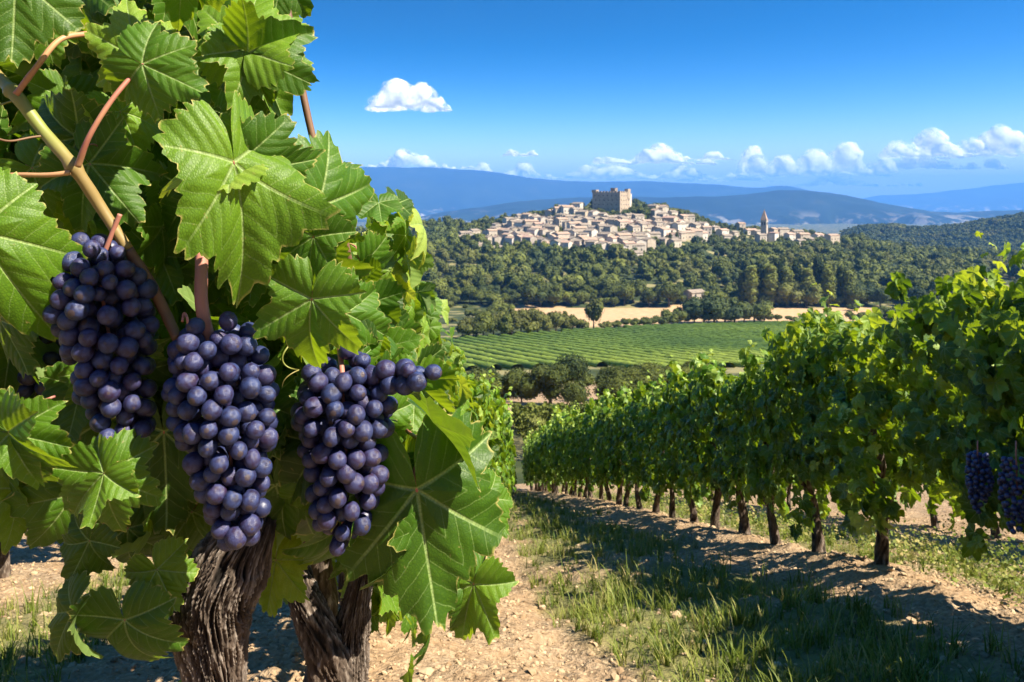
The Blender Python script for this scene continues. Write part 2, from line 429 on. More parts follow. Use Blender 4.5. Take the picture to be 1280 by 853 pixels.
def cane_material(name, c1, c2, r=.5):
    b = mat(name); n = b.noise(40, 4, b.obj); n2 = b.noise(9, 3, b.obj)
    c = b.mix(b.sm(n2, .4, .62), b.mix(n, c1, tuple(x * .7 for x in c1)), c2)
    return b.done(b.pri(c, r, b.bump(n, .4, .001), .4))
CANE = cane_material('green_brown_cane', (.21, .24, .05), (.22, .155, .055))
CANE_OLD = cane_material('brown_cane', (.20, .11, .05), (.12, .06, .035), .6)
PETIOLE = cane_material('red_petiole', (.36, .12, .09), (.42, .24, .11))
STALK = cane_material('pink_brown_stalk', (.42, .17, .12), (.34, .14, .10))
b = mat('grape_skin')
g1 = b.noise(7, 6, b.obj, rough=.65); rr = b.info.outputs['Random']; vv = b.N('ShaderNodeCombineXYZ', ins={0: b.math('MULTIPLY', rr, 40.0)}).outputs[0]
vadd = b.N('ShaderNodeVectorMath', operation='ADD', ins={0: b.obj, 1: vv}).outputs[0]
g2 = b.noise(1.6, 4, vadd)
gc = b.mix(b.math('MULTIPLY', rr, .8), (.008, .008, .030), (.026, .009, .036))
bl = b.mix(rr, (.027, .044, .130), (.040, .044, .120))
gc = b.mix(b.math('MULTIPLY', b.sm(g2, .30, .62), 0.85), gc, bl)
gc = b.mix(b.math('MULTIPLY', b.sm(g1, .60, .72), .5), gc, (.02, .015, .05))
scar = b.sm(b.N('ShaderNodeSeparateXYZ', ins={0: b.obj}).outputs[2], .988, .996); gc = b.mix(scar, gc, (.05, .035, .04))
GRAPE = b.done(b.pri(gc, b.mix(g2, (.50,) * 3, (.36,) * 3), b.bump(g1, .25, .03), .45))

# ---------------------------------------------------------------- leaf shapes
def leaf_template(seed, step=2.0, nr=15, tooth=0.085, curl=1.0):
    rs = np.random.default_rng(seed)
    th = np.arange(-176, 176.01, step)
    ka = np.array([0, 9, 18, 27, 36, 45, 52, 60, 70, 79, 90, 99, 106, 116, 130, 145, 158, 168, 174, 180.])
    kr = np.array([1.0, .93, .80, .67, .72, .85, .90, .84, .71, .59, .60, .69, .74, .70, .64, .60, .54, .44, .30, .16])
    deep = rs.uniform(-1.0, 1.0)
    kr = kr - np.interp(ka, [0, 20, 27, 34, 52, 70, 79, 88, 106, 180], [0, .3, 1, .3, 0, .3, 1, .3, 0, 0]) * .10 * (deep - .5)
    def side(sg):
        k2 = kr * (1 + rs.normal(0, .03, len(kr)))
        return k2
    kl, kq = side(-1), side(1); kl[0] = kq[0]
    a = np.abs(th); Rr = np.where(th < 0, np.interp(a, ka, kl), np.interp(a, ka, kq))
    sp = 10.5; aw = a + 7 * (vnoise(th / 11.0, th * 0 + seed, seed + 3) - .5) + 3 * (vnoise(th / 4.0, th * 0 + seed, seed + 4) - .5); ph = (aw / sp + np.where(th < 0, .3, 0)) % 1.0
    saw = np.where(ph < .5, ph / .5, (1 - ph) / .5) ** .75; p2 = (aw / 4.3) % 1.0; saw = saw + .28 * np.minimum(p2, 1 - p2) * 2
    amp = tooth * (0.7 + .6 * vnoise(th / 9.0, th * 0 + seed, seed))
    Rr = Rr * (1 + amp * (saw - .4) * np.where(a > 168, .2, 1))
    rho = np.concatenate([[0.015], np.linspace(0, 1, nr + 1)[1:] ** 0.85])
    TH, RH = np.meshgrid(np.radians(th), rho, indexing='ij'); rad = RH * Rr[:, None]
    x = rad * np.sin(TH); y = rad * np.cos(TH)
    va = np.radians([0, 52, -52, 106, -106]); d = np.abs(TH[..., None] - va); k = d.argmin(-1); dv = TH - va[k]
    u = rad * np.cos(dv); v = np.abs(rad * np.sin(dv))
    p = rs.uniform(0, 6.28, 6); A = rs.uniform(.6, 1.4, 6) * curl
    z = 0.30 * v * (1 - v / .7) * A[0]
    z = z + np.interp(np.degrees(TH), [-180, -106, -52, 0, 52, 106, 180], rs.normal(-.07, .26, 7)) * rad ** 2 * min(curl, 1.3)
    z = z - 0.16 * A[1] * rad ** 2 - .12 * A[2] * np.maximum(y, 0) ** 2
    z = z + 0.055 * A[3] * np.sin(3 * TH + p[0]) * rad ** 2 + .045 * A[4] * np.sin(7 * TH + p[1]) * rad ** 3 + .02 * A[5] * np.sin(15 * TH + p[2]) * rad ** 4
    z = z + rs.uniform(-.25, .45) * np.abs(x) ** 1.3 * .6 * curl
    q = (u - .85 * v) / .15; z = z + .0045 * np.abs(np.sin(np.pi * (q + .5))) * np.minimum(v * 8, 1)
    V = np.stack([x, y, z], -1).reshape(-1, 3); na, nn = len(th), len(rho)
    i = np.arange(na * nn).reshape(na, nn)
    f = np.stack([i[:-1, :-1], i[:-1, 1:], i[1:, 1:], i[1:, :-1]], -1).reshape(-1, 4)[:, ::-1]
    lv = np.stack([u, v, RH], -1).reshape(-1, 3)
    return V, [f], {'lv': lv}
HI = [leaf_template(100 + i, 1.6, 15, .13, 1.5) for i in range(14)]
MID = [leaf_template(200 + i, 3.2, 6, .12, 1.3) for i in range(8)]
LOW = [leaf_template(300 + i, 11.0, 2, .05, 1.4) for i in range(6)]
def basis(T, N):
    """columns: leaf x axis, tip axis, top normal"""
    T = unit(T); N = unit(N - (N * T).sum(-1, keepdims=True) * T); X = np.cross(T, N)
    return np.stack([X, T, N], -1)
def stamp_many(tmpls, M, Pp, tint, rs):
    pick = rs.integers(0, len(tmpls), len(Pp)); parts = []
    for k, t in enumerate(tmpls):
        w_ = pick == k
        if w_.any(): parts.append(stamp(t, M[w_], Pp[w_], {'tint': tint[w_]}))
    return merge(parts)
def canopy(rs, n, L, hb, ht, w, tm, size, shoots=3):
    """foliage of one vine: local y along the row, z up from the ground"""
    y = rs.uniform(-L / 2, L / 2, n) * 1.08
    a = rs.uniform(-np.pi * .80, np.pi * .80, n)            # 0 = top, +-pi/2 = sides
    lump = 1 + .35 * (vnoise(y * 6 + 3, a * 2.5 + 7, int(rs.integers(99))) - .5) * 2
    k = rs.uniform(.45, 1.12, n) ** .7 * lump
    hc = (hb + ht) / 2; hh = (ht - hb) / 2
    ca, sa = np.cos(a), np.sin(a)
    zz_ = hc + hh * np.sign(ca) * np.abs(ca) ** .8 * k; xx_ = w * np.sign(sa) * np.abs(sa) ** .6 * k
    N = np.stack([sa * 1.3, rs.normal(0, .35, n), .35 + np.maximum(ca, 0) * .6], -1) + rs.normal(0, .38, (n, 3))
    T = np.stack([sa * .3, rs.normal(0, .5, n), -1 + 0 * a], -1) + rs.normal(0, .3, (n, 3))
    Pp = [np.stack([xx_, y, zz_], -1)]; NN = [N]; TT = [T]; SS = [size * rs.uniform(.6, 1.15, n)]
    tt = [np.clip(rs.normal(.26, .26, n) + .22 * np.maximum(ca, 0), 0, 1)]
    for s_ in range(shoots):
        b0 = np.array([rs.uniform(-w, w) * .8, rs.uniform(-L / 2, L / 2), ht - .08]); hl = rs.uniform(.12, .32); m_ = int(hl / .028)
        t_ = np.linspace(0, 1, m_); ax = b0 + np.stack([rs.normal(0, .08) * t_ ** 2, rs.normal(0, .10) * t_ ** 2, hl * t_], -1)
        an = np.arange(m_) * 2.6 + rs.uniform(0, 6)
        out_ = np.stack([np.cos(an), np.sin(an), 0 * an], -1)
        Pp.append(ax + out_ * .02); NN.append(np.stack([np.cos(an) * .5, np.sin(an) * .5, .9 + 0 * an], -1) + rs.normal(0, .25, (m_, 3)))
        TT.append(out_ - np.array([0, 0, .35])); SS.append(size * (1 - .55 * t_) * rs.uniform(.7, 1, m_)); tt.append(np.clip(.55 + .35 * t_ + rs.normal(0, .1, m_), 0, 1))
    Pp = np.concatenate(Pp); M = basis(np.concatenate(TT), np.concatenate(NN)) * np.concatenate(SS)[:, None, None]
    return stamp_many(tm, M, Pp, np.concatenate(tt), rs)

# ---------------------------------------------------------------- trunks
def trunk_mesh(name, pts, rad, rings, n, a=6, bz=26, amp=.16, twist=6, seed=0, burl=None):
    c0 = spline(pts, 400); r0 = spline(np.stack([rad, rad, rad], -1), 400)[:, 0]; s0 = np.concatenate([[0], np.cumsum(np.linalg.norm(np.diff(c0, axis=0), axis=1))])
    sq = np.linspace(0, s0[-1], rings); c = np.stack([np.interp(sq, s0, c0[:, k]) for k in range(3)], -1); r_ = np.interp(sq, s0, r0)
    T = unit(np.gradient(c, axis=0)); up = np.array([0.2, -1, 0.1]); A = unit(np.cross(T, up)); B = np.cross(T, A)
    s = np.concatenate([[0], np.cumsum(np.linalg.norm(np.diff(c, axis=0), axis=1))])
    V = np.empty((rings, n, 3)); rid = np.empty((rings, n))
    for i in range(rings):
        for j in range(n):
            th = 2 * math.pi * j / n; t2 = th + s[i] * twist
            q = Vector((math.cos(t2) * a, math.sin(t2) * a, s[i] * bz + seed))
            q = q + mnoise.noise_vector(q * .35) * .55
            f1 = 1 - abs(mnoise.noise(q)) * 2.2; f2 = 1 - abs(mnoise.noise(q * 2.1)) * 2
            big = mnoise.noise(Vector((math.cos(th) * 1.1, math.sin(th) * 1.1, s[i] * 7 + seed)))
            h = .55 * f1 + .3 * f2
            rid[i, j] = h
            V[i, j] = c[i] + (math.cos(th) * A[i] + math.sin(th) * B[i]) * r_[i] * (1 + amp * (h - .4) + .26 * big + .10 * mnoise.noise(Vector((math.cos(th) * 2.6, math.sin(th) * 2.6, s[i] * 22 + seed))))
    V = V.reshape(-1, 3); i = np.arange(rings - 1)[:, None] * n; j = np.arange(n)[None]; k = (j + 1) % n
    q = np.stack([i + j, i + k, i + n + k, i + n + j], -1).reshape(-1, 4)
    V = np.vstack([V, c[:1], c[-1:]]); j = np.arange(n); k = (j + 1) % n; e = rings * n
    tri = np.vstack([np.stack([k, j, np.full(n, e)], -1), np.stack([e - n + j, e - n + k, np.full(n, e + 1)], -1)])
    at = {'ridge': np.concatenate([rid.ravel(), [0, 0]])}
    return V, [q, tri], at
def px_path(lst, Y):
    """(px, py, dY) -> world points at depth Y + dY"""
    return np.array([P(a, b_, Y + d)[:] for a, b_, d in lst])

# ---------------------------------------------------------------- first vine in front
ORD = ['first', 'second', 'third', 'fourth', 'fifth', 'sixth', 'seventh', 'eighth', 'ninth', 'tenth', 'eleventh', 'twelfth', 'thirteenth', 'fourteenth', 'fifteenth',
       'sixteenth', 'seventeenth', 'eighteenth', 'nineteenth', 'twentieth']
def ordw(i):
    if i < 20: return ORD[i]
    tens = ['twenty', 'thirty', 'forty', 'fifty', 'sixty', 'seventy', 'eighty', 'ninety'][(i + 1) // 10 - 2]
    k = (i + 1) % 10
    return {'twenty': 'twentieth', 'thirty': 'thirtieth', 'forty': 'fortieth', 'fifty': 'fiftieth', 'sixty': 'sixtieth', 'seventy': 'seventieth', 'eighty': 'eightieth', 'ninety': 'ninetieth'}[tens] if k == 0 else tens + '-' + ORD[k - 1]
def XL(Y): return float(np.interp(Y, [0, .66, 1, 2, 3, 5, 10, 16, 24], [-.3, -.30, -.32, -.45, -.43, -.32, -.24, -.22, -.22]))
V1 = empty('grapevine', (-.25, .66, float(gzm(-.25, .66))))
tag(V1, 'grapevine with thick gnarled trunk and large leaves around two big dark bunches', 'grapevine', 'grapevines of the near row')
V2 = empty('grapevine', (-.23, 1.0, float(gzm(-.23, 1.0))))
tag(V2, 'grapevine with forked shaggy trunk behind the bunch that has a side shoulder', 'grapevine', 'grapevines of the near row')
def child(name, data, parent, matr, smooth=True):
    """world-space geometry as a child of an Empty"""
    V, fs, at = data; off = np.array(parent.location[:]) if parent is not None else 0
    return link(name, mk(name, V - off, fs, at, smooth, matr), parent)
g1z = float(gzm(-.25, .66))
tp = px_path([(322, 636, .03), (312, 664, .0), (294, 694, 0), (268, 742, 0), (264, 790, 0), (271, 853, 0), (266, 940, 0), (268, 1080, 0)], .66)
tp = np.vstack([tp, [[-.25, .66, -.72], [-.25, .66, g1z - .03]]])
tr = np.array([22, 29, 44, 45, 41, 33, 38, 44, 50, 60]) * .66 / F
child('trunk', trunk_mesh('trunk', tp, tr, 760, 280, 11, 30, .32, 4, 3), V1, BARK)
child('trunk', trunk_mesh('trunk', px_path([(322, 650, .03), (345, 610, .08), (380, 560, .14), (430, 520, .18), (480, 480, .25)], .66), np.array([24, 18, 14, 12, 10]) * .66 / F, 60, 40, 4, 26, .2, 5, 8), V1, BARK).name = 'arm'
child('arm', trunk_mesh('arm', px_path([(300, 665, .02), (270, 600, .10), (200, 500, .14), (110, 420, .16), (0, 380, .2)], .66), np.array([26, 20, 16, 13, 10]) * .66 / F, 60, 40, 4, 26, .2, 5, 11), V1, BARK)
g2z = float(gzm(-.23, 1.0)); Yb = 1.0
t2 = px_path([(460, 690, .03), (455, 715, .01), (446, 750, 0), (436, 800, 0), (428, 853, 0), (424, 930, 0), (420, 1020, 0)], Yb)
t2 = np.vstack([t2, [[-.22, 1.0, g2z + .05], [-.22, 1.0, g2z - .03]]])
child('trunk', trunk_mesh('trunk', t2, np.array([11, 12, 16, 24, 32, 36, 38, 44, 52]) * Yb / F, 460, 220, 11, 26, .34, 4, 21), V2, BARK)
child('arm', trunk_mesh('arm', px_path([(422, 860, -.01), (408, 815, -.02), (390, 772, -.02), (376, 738, -.01), (366, 700, .02), (340, 640, .08)], Yb), np.array([26, 26, 22, 18, 14, 12]) * Yb / F, 130, 90, 5, 30, .3, 9, 31), V2, BARK)
child('arm', trunk_mesh('arm', px_path([(458, 705, .0), (470, 660, .0), (476, 600, .03), (500, 520, .08)], Yb), np.array([16, 13, 11, 9]) * Yb / F, 60, 40, 4, 30, .2, 9, 34), V2, BARK)

# canes, petioles and bunch stalks of the front vines
def cane(name, lst, Y, rad, parent, matr, n=40, sides=14, nodes=()):
    c = spline(px_path(lst, Y), n); r_ = np.interp(np.linspace(0, 1, n), np.linspace(0, 1, len(rad)), rad) * Y / F
    r_ = r_ * (1 + .10 * (vnoise(np.arange(n) * .35, np.arange(n) * 0 + len(name) + lst[0][0], 5) - .5))
    for k, g in nodes: r_ = r_ * (1 + g * np.exp(-((np.linspace(0, 1, n) - k) / .022) ** 2))
    return child(name, tube(c, r_, sides), parent, matr)
cane('cane', [(-30, 62, .02), (0, 98, .0), (22, 122, -.01), (55, 165, -.01), (93, 210, -.015), (125, 258, -.005), (160, 312, .0)], .58, [7, 7, 8, 7, 7.5, 7, 6.6], V1, CANE, 60, 18, ((.28, .35), (.66, .45)))
cane('cane', [(160, 312, .0), (185, 350, .005), (205, 388, .01), (222, 424, .0)], .58, [6.6, 7, 7, 6], V1, CANE_OLD, 30, 16)
cane('petiole', [(20, 118, -.01), (45, 85, -.01), (75, 50, 0), (112, 42, .02)], .57, [4, 3.5, 3.5, 3.5], V1, PETIOLE)
cane('petiole', [(97, 208, -.015), (112, 170, -.02), (140, 125, -.015), (176, 82, .0)], .57, [4.2, 3.2, 3, 3], V1, PETIOLE)
cane('petiole', [(88, 216, -.01), (60, 219, -.012), (20, 219, -.01), (-30, 221, 0)], .57, [3.2, 3, 3, 3], V1, PETIOLE)
cane('petiole', [(390, 215, .03), (384, 245, .03), (381, 270, .03), (395, 300, .03)], .66, [3, 3, 3, 3], V2, PETIOLE)
cane('cane', [(455, 470, .02), (470, 540, .06), (500, 600, .05), (520, 616, .0)], .72, [5, 4, 3.4, 3], V2, PETIOLE)
cane('cane', [(340, 620, .2), (330, 500, .16), (318, 330, .14), (300, 150, .12), (300, -60, .12)], .66, [8, 7, 7, 6, 5], V1, CANE_OLD)
cane('cane', [(470, 600, .2), (455, 450, .16), (430, 300, .10), (388, 160, .08), (350, -40, .1)], .70, [8, 7, 6, 5, 5], V2, CANE_OLD)

def tendril(px, py, Y, seed, parent, sz=1.0):
    r2 = np.random.default_rng(seed); t = np.linspace(0, 1, 60); L_ = .05 * sz; a = t * r2.uniform(9, 16); q = np.array(P(px, py, Y)[:]); d = unit(r2.normal(0, 1, 3) + [0, -.3, .1])
    e1 = unit(np.cross(d, [.3, .2, 1])); e2 = np.cross(d, e1); k = (.006 * sz * t ** .8)[:, None]
    c = q + d * (L_ * t ** .7)[:, None] + k * (np.cos(a)[:, None] * e1 + np.sin(a)[:, None] * e2)
    child('tendril', tube(c, np.linspace(.0009, .0004, 60), 6), parent, CANE if seed % 2 else CANE_OLD)
for i, (a_, c_, y_) in enumerate([(24, 124, .575), (94, 206, .57), (392, 262, .65), (384, 290, .65), (352, 392, .66), (60, 170, .57)]): tendril(a_, c_, y_, i + 3, V1 if a_ < 300 else V2, 1 + (i % 3) * .3)

# grape bunches
GS = icosphere(3)
def berry_mesh(seed):
    rs = np.random.default_rng(seed); V = GS[0] * np.array([1, 1, rs.uniform(1.0, 1.1)]) * (1 + .02 * np.sin(GS[0][:, :1] * 3 + seed))
    return mk('grape', V, GS[1], {}, True, GRAPE)
BM = [berry_mesh(i) for i in range(4)]
def pack(axis, rads, r, n_try, seed, keep=150):
    rs = np.random.default_rng(seed); m_ = 80
    c = spline(axis, m_); R_ = np.interp(np.linspace(0, 1, m_), np.linspace(0, 1, len(rads)), rads)
    pts = []; 
    k = rs.choice(m_, n_try, p=R_ ** 1.3 / (R_ ** 1.3).sum())
    d = unit(rs.normal(0, 1, (n_try, 3))); f = rs.uniform(0, 1, n_try)
    rad = (R_[k] - r) * np.where(f < .8, rs.uniform(.93, 1.04, n_try), rs.uniform(.3, .9, n_try))
    T = unit(np.gradient(c, axis=0))[k]; d = unit(d - (d * T).sum(1, keepdims=True) * T * .9)
    cand = c[k] + d * rad[:, None]
    A = np.empty((0, 3))
    for q in cand:
        if len(A) == 0 or np.min(((A - q) ** 2).sum(1)) > (1.62 * r) ** 2: A = np.vstack([A, q])
        if len(A) >= keep: break
    return A
def bunch(label, axis_px, rad_px, Y, rpx, seed, stalk, extra=None, keep=260, limit=98):
    ax = px_path(axis_px, Y); r = rpx * Y / F
    e = empty('grape_bunch', ax[0]); tag(e, label, 'grape bunch', 'dark blue grape bunches hanging on the near vines')
    A = pack(ax, np.array(rad_px) * Y / F, r, 9000, seed, keep)
    if extra:
        B2 = pack(px_path(extra[0], Y), np.array(extra[1]) * Y / F, r * .92, 3000, seed + 1, 24)
        d = np.sqrt(((B2[:, None] - A[None]) ** 2).sum(-1)).min(1); A = np.vstack([A, B2[d > 1.5 * r]])
    A = A[np.argsort(A[:, 1])]
    rs = np.random.default_rng(seed + 5)
    # berries one can see are parts of their own, those behind them one mass
    for i, q in enumerate(A[:limit]):
        o = link('grape', BM[i % 4], e); o.location = Vector(q) - e.location
        s_ = r * rs.uniform(.86, 1.07) * (1 - .12 * (rs.uniform() < .12)); o.scale = (s_ * rs.uniform(.93, 1.03), s_ * rs.uniform(.95, 1.03), s_ * rs.uniform(.96, 1.08))
        c0 = ax[min(len(ax) - 1, int(np.argmin(np.abs(ax[:, 2] - q[2]))))]; o.rotation_euler = Vector(q - c0 + rs.normal(0, .006, 3) + [0, 0, -.004]).to_track_quat('Z', 'Y').to_euler()
    rest = A[limit:]
    core = []
    if len(rest): core.append(stamp(icosphere(2), np.tile(np.eye(3) * r, (len(rest), 1, 1)), rest))
    if core:
        o = child('rear_grapes', merge(core), e, GRAPE); o['kind'] = 'stuff'
    c = spline(ax, 30)
    child('stem', tube(c, np.linspace(2.6, 1.2, 30) * Y / F, 8), e, STALK)
    for i, (s0, rr_) in enumerate(stalk):
        child('stalk', tube(spline(px_path(s0, Y), 24), rr_ * Y / F, 14), e, STALK)
    return e
bunch('dark blue grape bunch hanging beside the yellow-green cane, highest of the lit bunches',
      [(120, 320, 0), (128, 370, 0), (138, 430, 0), (146, 490, 0), (158, 545, 0), (162, 560, 0)], [42, 66, 58, 48, 38, 24], .575, 12.4, 5, [([(150, 268, 0), (140, 292, 0), (125, 330, 0)], 3.0)])
bunch('long tapering blue-purple grape bunch in front of the thick gnarled trunk',
      [(268, 425, 0), (275, 480, 0), (284, 540, 0), (292, 600, 0), (298, 650, 0), (302, 680, 0)], [52, 72, 64, 49, 38, 26], .575, 12.5, 15, [([(251, 300, .04), (252, 330, .02), (252, 380, 0), (262, 430, 0)], 8.0), ([(236, 415, -.02), (234, 398, -.02), (230, 392, -.015), (228, 402, -.02)], 1.6)], keep=240)
bunch('dark blue grape bunch with a shoulder of berries reaching out to one side',
      [(425, 470, 0), (430, 510, 0), (432, 560, 0), (430, 610, 0), (428, 655, 0), (426, 682, 0)], [46, 68, 58, 50, 38, 22], .63, 11.8, 25, [([(420, 400, .04), (424, 430, .02), (428, 470, 0)], 3.5)], extra=([(470, 468, 0), (500, 472, -.01), (525, 468, -.02), (545, 468, -.02)], [26, 22, 20, 13]), keep=240)
bunch('shaded grape bunch half hidden between leaves, behind the bunch by the cane',
      [(70, 420, 0), (66, 455, 0), (74, 490, 0), (90, 520, 0)], [34, 50, 45, 28], .70, 11.5, 35, [([(80, 370, 0), (74, 400, 0), (70, 430, 0)], 3)], keep=60)

# large leaves one can tell apart
HM = [mk('leaf', t[0], t[1], dict(t[2], tint=np.zeros(len(t[0]))), True, LEAF) for t in HI]
def hero(j, tip, Y, nrm=(0, -1, .15), tint=.3, dy=0.0, v=None, parent=None, stalk=True, size=None, wx=None, jit=.22):
    a = P(j[0], j[1], Y); t = P(tip[0], tip[1], Y + dy); T = np.array((t - a)[:]); L = (np.linalg.norm(T) if size is None else size * Y / F) * .86
    jr = np.random.default_rng(hero.k * 7 + 1).normal(0, jit, 3); M = basis(T[None], (np.array(nrm, float) + jr)[None])[0]
    pr = parent or V1
    o = link('leaf', HM[(hero.k if v is None else v) % len(HM)], pr); hero.k += 1
    Mm = Matrix([[*M[0], 0], [*M[1], 0], [*M[2], 0], [0, 0, 0, 1]]) @ Matrix.Diagonal((L * (wx or .82 + .16 * ((hero.k * .618) % 1)), L, L, 1))
    o.matrix_local = Matrix.Translation(a - pr.location) @ Mm
    o.color = (1 - tint - .07, 1, 1, 1)
    if stalk:
        rs = np.random.default_rng(hero.k)
        pts = np.array([[0, .02, -.01], [0, -.12, -.04], [rs.normal(0, .1), -.22, -.28], [rs.normal(0, .2), -.28, -.62]])
        s_ = link('petiole', mk('petiole', *tube(spline(pts, 12), .017, 8)[:2], {}, True, PETIOLE), o)
    return o
hero.k = 0
Sx = (S.x, S.y, S.z)
H = hero
H((292, 203), (334, 378), .53, (1.15, -1, .15), .55, v=11, size=192, wx=.62, jit=0)
H((288, 199), (196, 186), .545, (-.7, -1, 1.1), .72, v=9, size=118, wx=.85, jit=0)
H((297, 204), (392, 222), .545, (.0, -1, -.45), .10, v=2, size=104, dy=.01)
H((178, 80), (262, 120), .56, (-.1, -1, .5), .30, v=3, size=98)
H((172, 74), (150, -20), .575, (.3, -1, .6), .66, v=4, size=100)
H((310, 66), (392, 108), .60, (-.2, -1, .15), .22, v=5, size=100)
H((312, 66), (372, 150), .61, (.7, -1, .5), .55, v=6, size=105)
H((306, 62), (318, -50), .60, (.2, -1, .7), .60, v=7, size=105)
H((112, 205), (180, 285), .60, (-.2, -1, .3), .22, v=8, size=108)
H((98, 172), (10, 190), .61, (-.4, -1, 0), .06, v=2, size=112)
H((20, -30), (14, 105), .53, (.3, -1, -.1), .15, v=3, size=125)
H((50, 5), (64, 95), .58, (.2, -1, .5), .42, v=5, size=88)
H((-28, 290), (62, 440), .52, (.1, -1, .55), .42, v=7, size=165)
H((10, 540), (34, 652), .53, (-.1, -1, .35), .28, v=1, size=108)
H((12, 542), (92, 560), .53, (.2, -1, .5), .38, v=0, size=92)
H((128, 592), (142, 692), .55, (-.1, -1, .55), .38, v=4, size=100)
H((130, 592), (80, 640), .545, (-.1, -1, .75), .45, v=6, size=84)
H((92, 764), (52, 836), .60, (-.5, -1, -.1), .12, v=5, size=82)
H((156, 775), (164, 875), .60, (.2, -1, -.15), .20, v=2, size=102)
H((112, 676), (82, 740), .62, (-.3, -1, -.2), .08, v=8, size=72)
H((196, 712), (224, 772), .62, (.3, -1, .3), .48, v=3, size=66)
H((390, 374), (372, 476), .56, (.05, -1, .65), .40, v=1, size=112)
H((392, 296), (374, 388), .58, (-.4, -1, 0), .15, v=6, size=88)
H((396, 258), (500, 372), .62, (.75, -1, .0), .28, v=4, size=150, dy=.10, parent=V2)
H((392, 248), (440, 222), .66, (.4, -1, .6), .45, v=7, size=66, dy=.05, parent=V2)
H((392, 228), (442, 196), .74, (-.1, -1, .3), .10, v=2, size=60, parent=V2)
H((432, 392), (506, 430), .68, (.5, -1, .3), .30, v=0, size=88, dy=.05, parent=V2)
H((521, 612), (548, 790), .64, (.12, -1, .22), .14, v=3, parent=V2, size=196, wx=.84, jit=0)
H((518, 604), (462, 690), .68, (-.3, -1, .8), .45, v=8, size=105, parent=V2)
H((608, 622), (640, 680), 1.05, (.2, -1, .3), .30, v=3, size=62, parent=V2)
H((592, 730), (566, 824), .78, (.1, -1, .7), .52, v=6, size=92, parent=V2)
H((592, 728), (628, 790), .79, (.6, -1, .2), .18, v=4, size=72, parent=V2)
H((372, 560), (376, 735), .66, (-.15, -1, -.15), .08, v=1)
H((424, 660), (400, 752), .67, (.4, -1, .1), .20, v=7, size=95, parent=V2)
H((345, 700), (330, 784), .70, (.1, -1, .4), .62, v=0, size=82)
H((205, 540), (212, 690), .66, (-.1, -1, -.25), .05, v=3, size=140)
H((300, 90), (290, 190), .62, (-.2, -1, 0), .10, v=8, size=88)
H((250, 240), (246, 365), .63, (-.1, -1, -.1), .06, v=5, size=115)
H((352, 545), (366, 622), .68, (0, -1, .6), .55, v=4, size=76)
H((520, 478), (512, 560), .80, (.4, -1, .5), .45, v=10, size=80, parent=V2)
H((92, -30), (100, 70), .62, (-.1, -1, 0), .08, v=6, size=105)
H((230, -50), (222, 22), .57, (.2, -1, .5), .5, v=1, size=85)
H((150, 140), (192, 202), .62, (.2, -1, .7), .60, v=2, size=75)
H((40, 210), (110, 250), .62, (.1, -1, .6), .45, v=4, size=90)
H((0, 400), (40, 470), .60, (-.2, -1, .1), .12, v=3, size=90)
H((452, 330), (505, 430), 1.0, (.9, -1, .2), .35, v=7, size=80, dy=.1, parent=V2)
H((470, 520), (455, 610), .70, (.2, -1, .5), .40, v=2, size=90, parent=V2)
H((20, 600), (30, 690), .68, (-.2, -1, 0), .15, v=0, size=80)
H((160, 660), (150, 740), .68, (.1, -1, 0), .12, v=7, size=85)
H((270, 20), (262, 90), .66, (-.2, -1, 0), .1, v=4, size=85)
H((400, 480), (378, 560), .72, (0, -1, 0), .12, v=3, size=95, parent=V2)
H((200, 320), (170, 380), .66, (.2, -1, .3), .35, v=6, size=85)
H((320, 300), (312, 390), .68, (.2, -1, .3), .38, v=8, size=88)
H((240, 640), (200, 700), .72, (0, -1, 0), .12, v=5, size=90)

# the many leaves behind them
def filler(n, y0_, y1_, parent, seed, tm):
    rs = np.random.default_rng(seed)
    Y = rs.uniform(y0_, y1_, n * 6); py = rs.uniform(-140, 700, n * 6); px = rs.uniform(-120, 620, n * 6)
    lim = np.interp(py, [-140, 0, 150, 200, 260, 330, 400, 500, 600, 700], [350, 365, 350, 395, 425, 470, 515, 555, 580, 560]) - 10
    lim = lim + (Y - .7) * 25 - 18 * sstep(60, 160, py) * (1 - sstep(380, 480, py)) - 8 * sstep(.98, 1.1, Y) * sstep(150, 190, py) * (1 - sstep(330, 420, py))
    low = np.interp(px, [-120, 100, 200, 300, 420, 620], [600, 620, 640, 600, 640, 680])
    X = (px - CX) / F * Y; Z = (HY - py) / F * Y
    ok = (px < lim) & (py < low) & ~((px > 110) & (px < 190) & (py > 95) & (py < 130))
    X, Y, Z = X[ok][:n], Y[ok][:n], Z[ok][:n]; n = len(X); px = px[ok][:n]
    rt = sstep(300, 600, px)
    N = np.stack([.1 + rt, -.8 + .3 * rt, .3 + 0 * X], -1) + rs.normal(0, .62, (n, 3))
    T = np.stack([.1 + 0 * X, 0 * X, -1 + 0 * X], -1) + rs.normal(0, .42, (n, 3))
    M = basis(T, N) * (rs.uniform(.032, .060, n))[:, None, None]
    t = np.clip(rs.normal(.25, .2, n), 0, 1)
    o = child('foliage', stamp_many(tm, M, np.stack([X, Y, Z], -1), t, rs), parent, LEAF); o['kind'] = 'stuff'
filler(560, .64, .98, V1, 51, MID)
filler(420, .90, 1.35, V2, 52, MID)

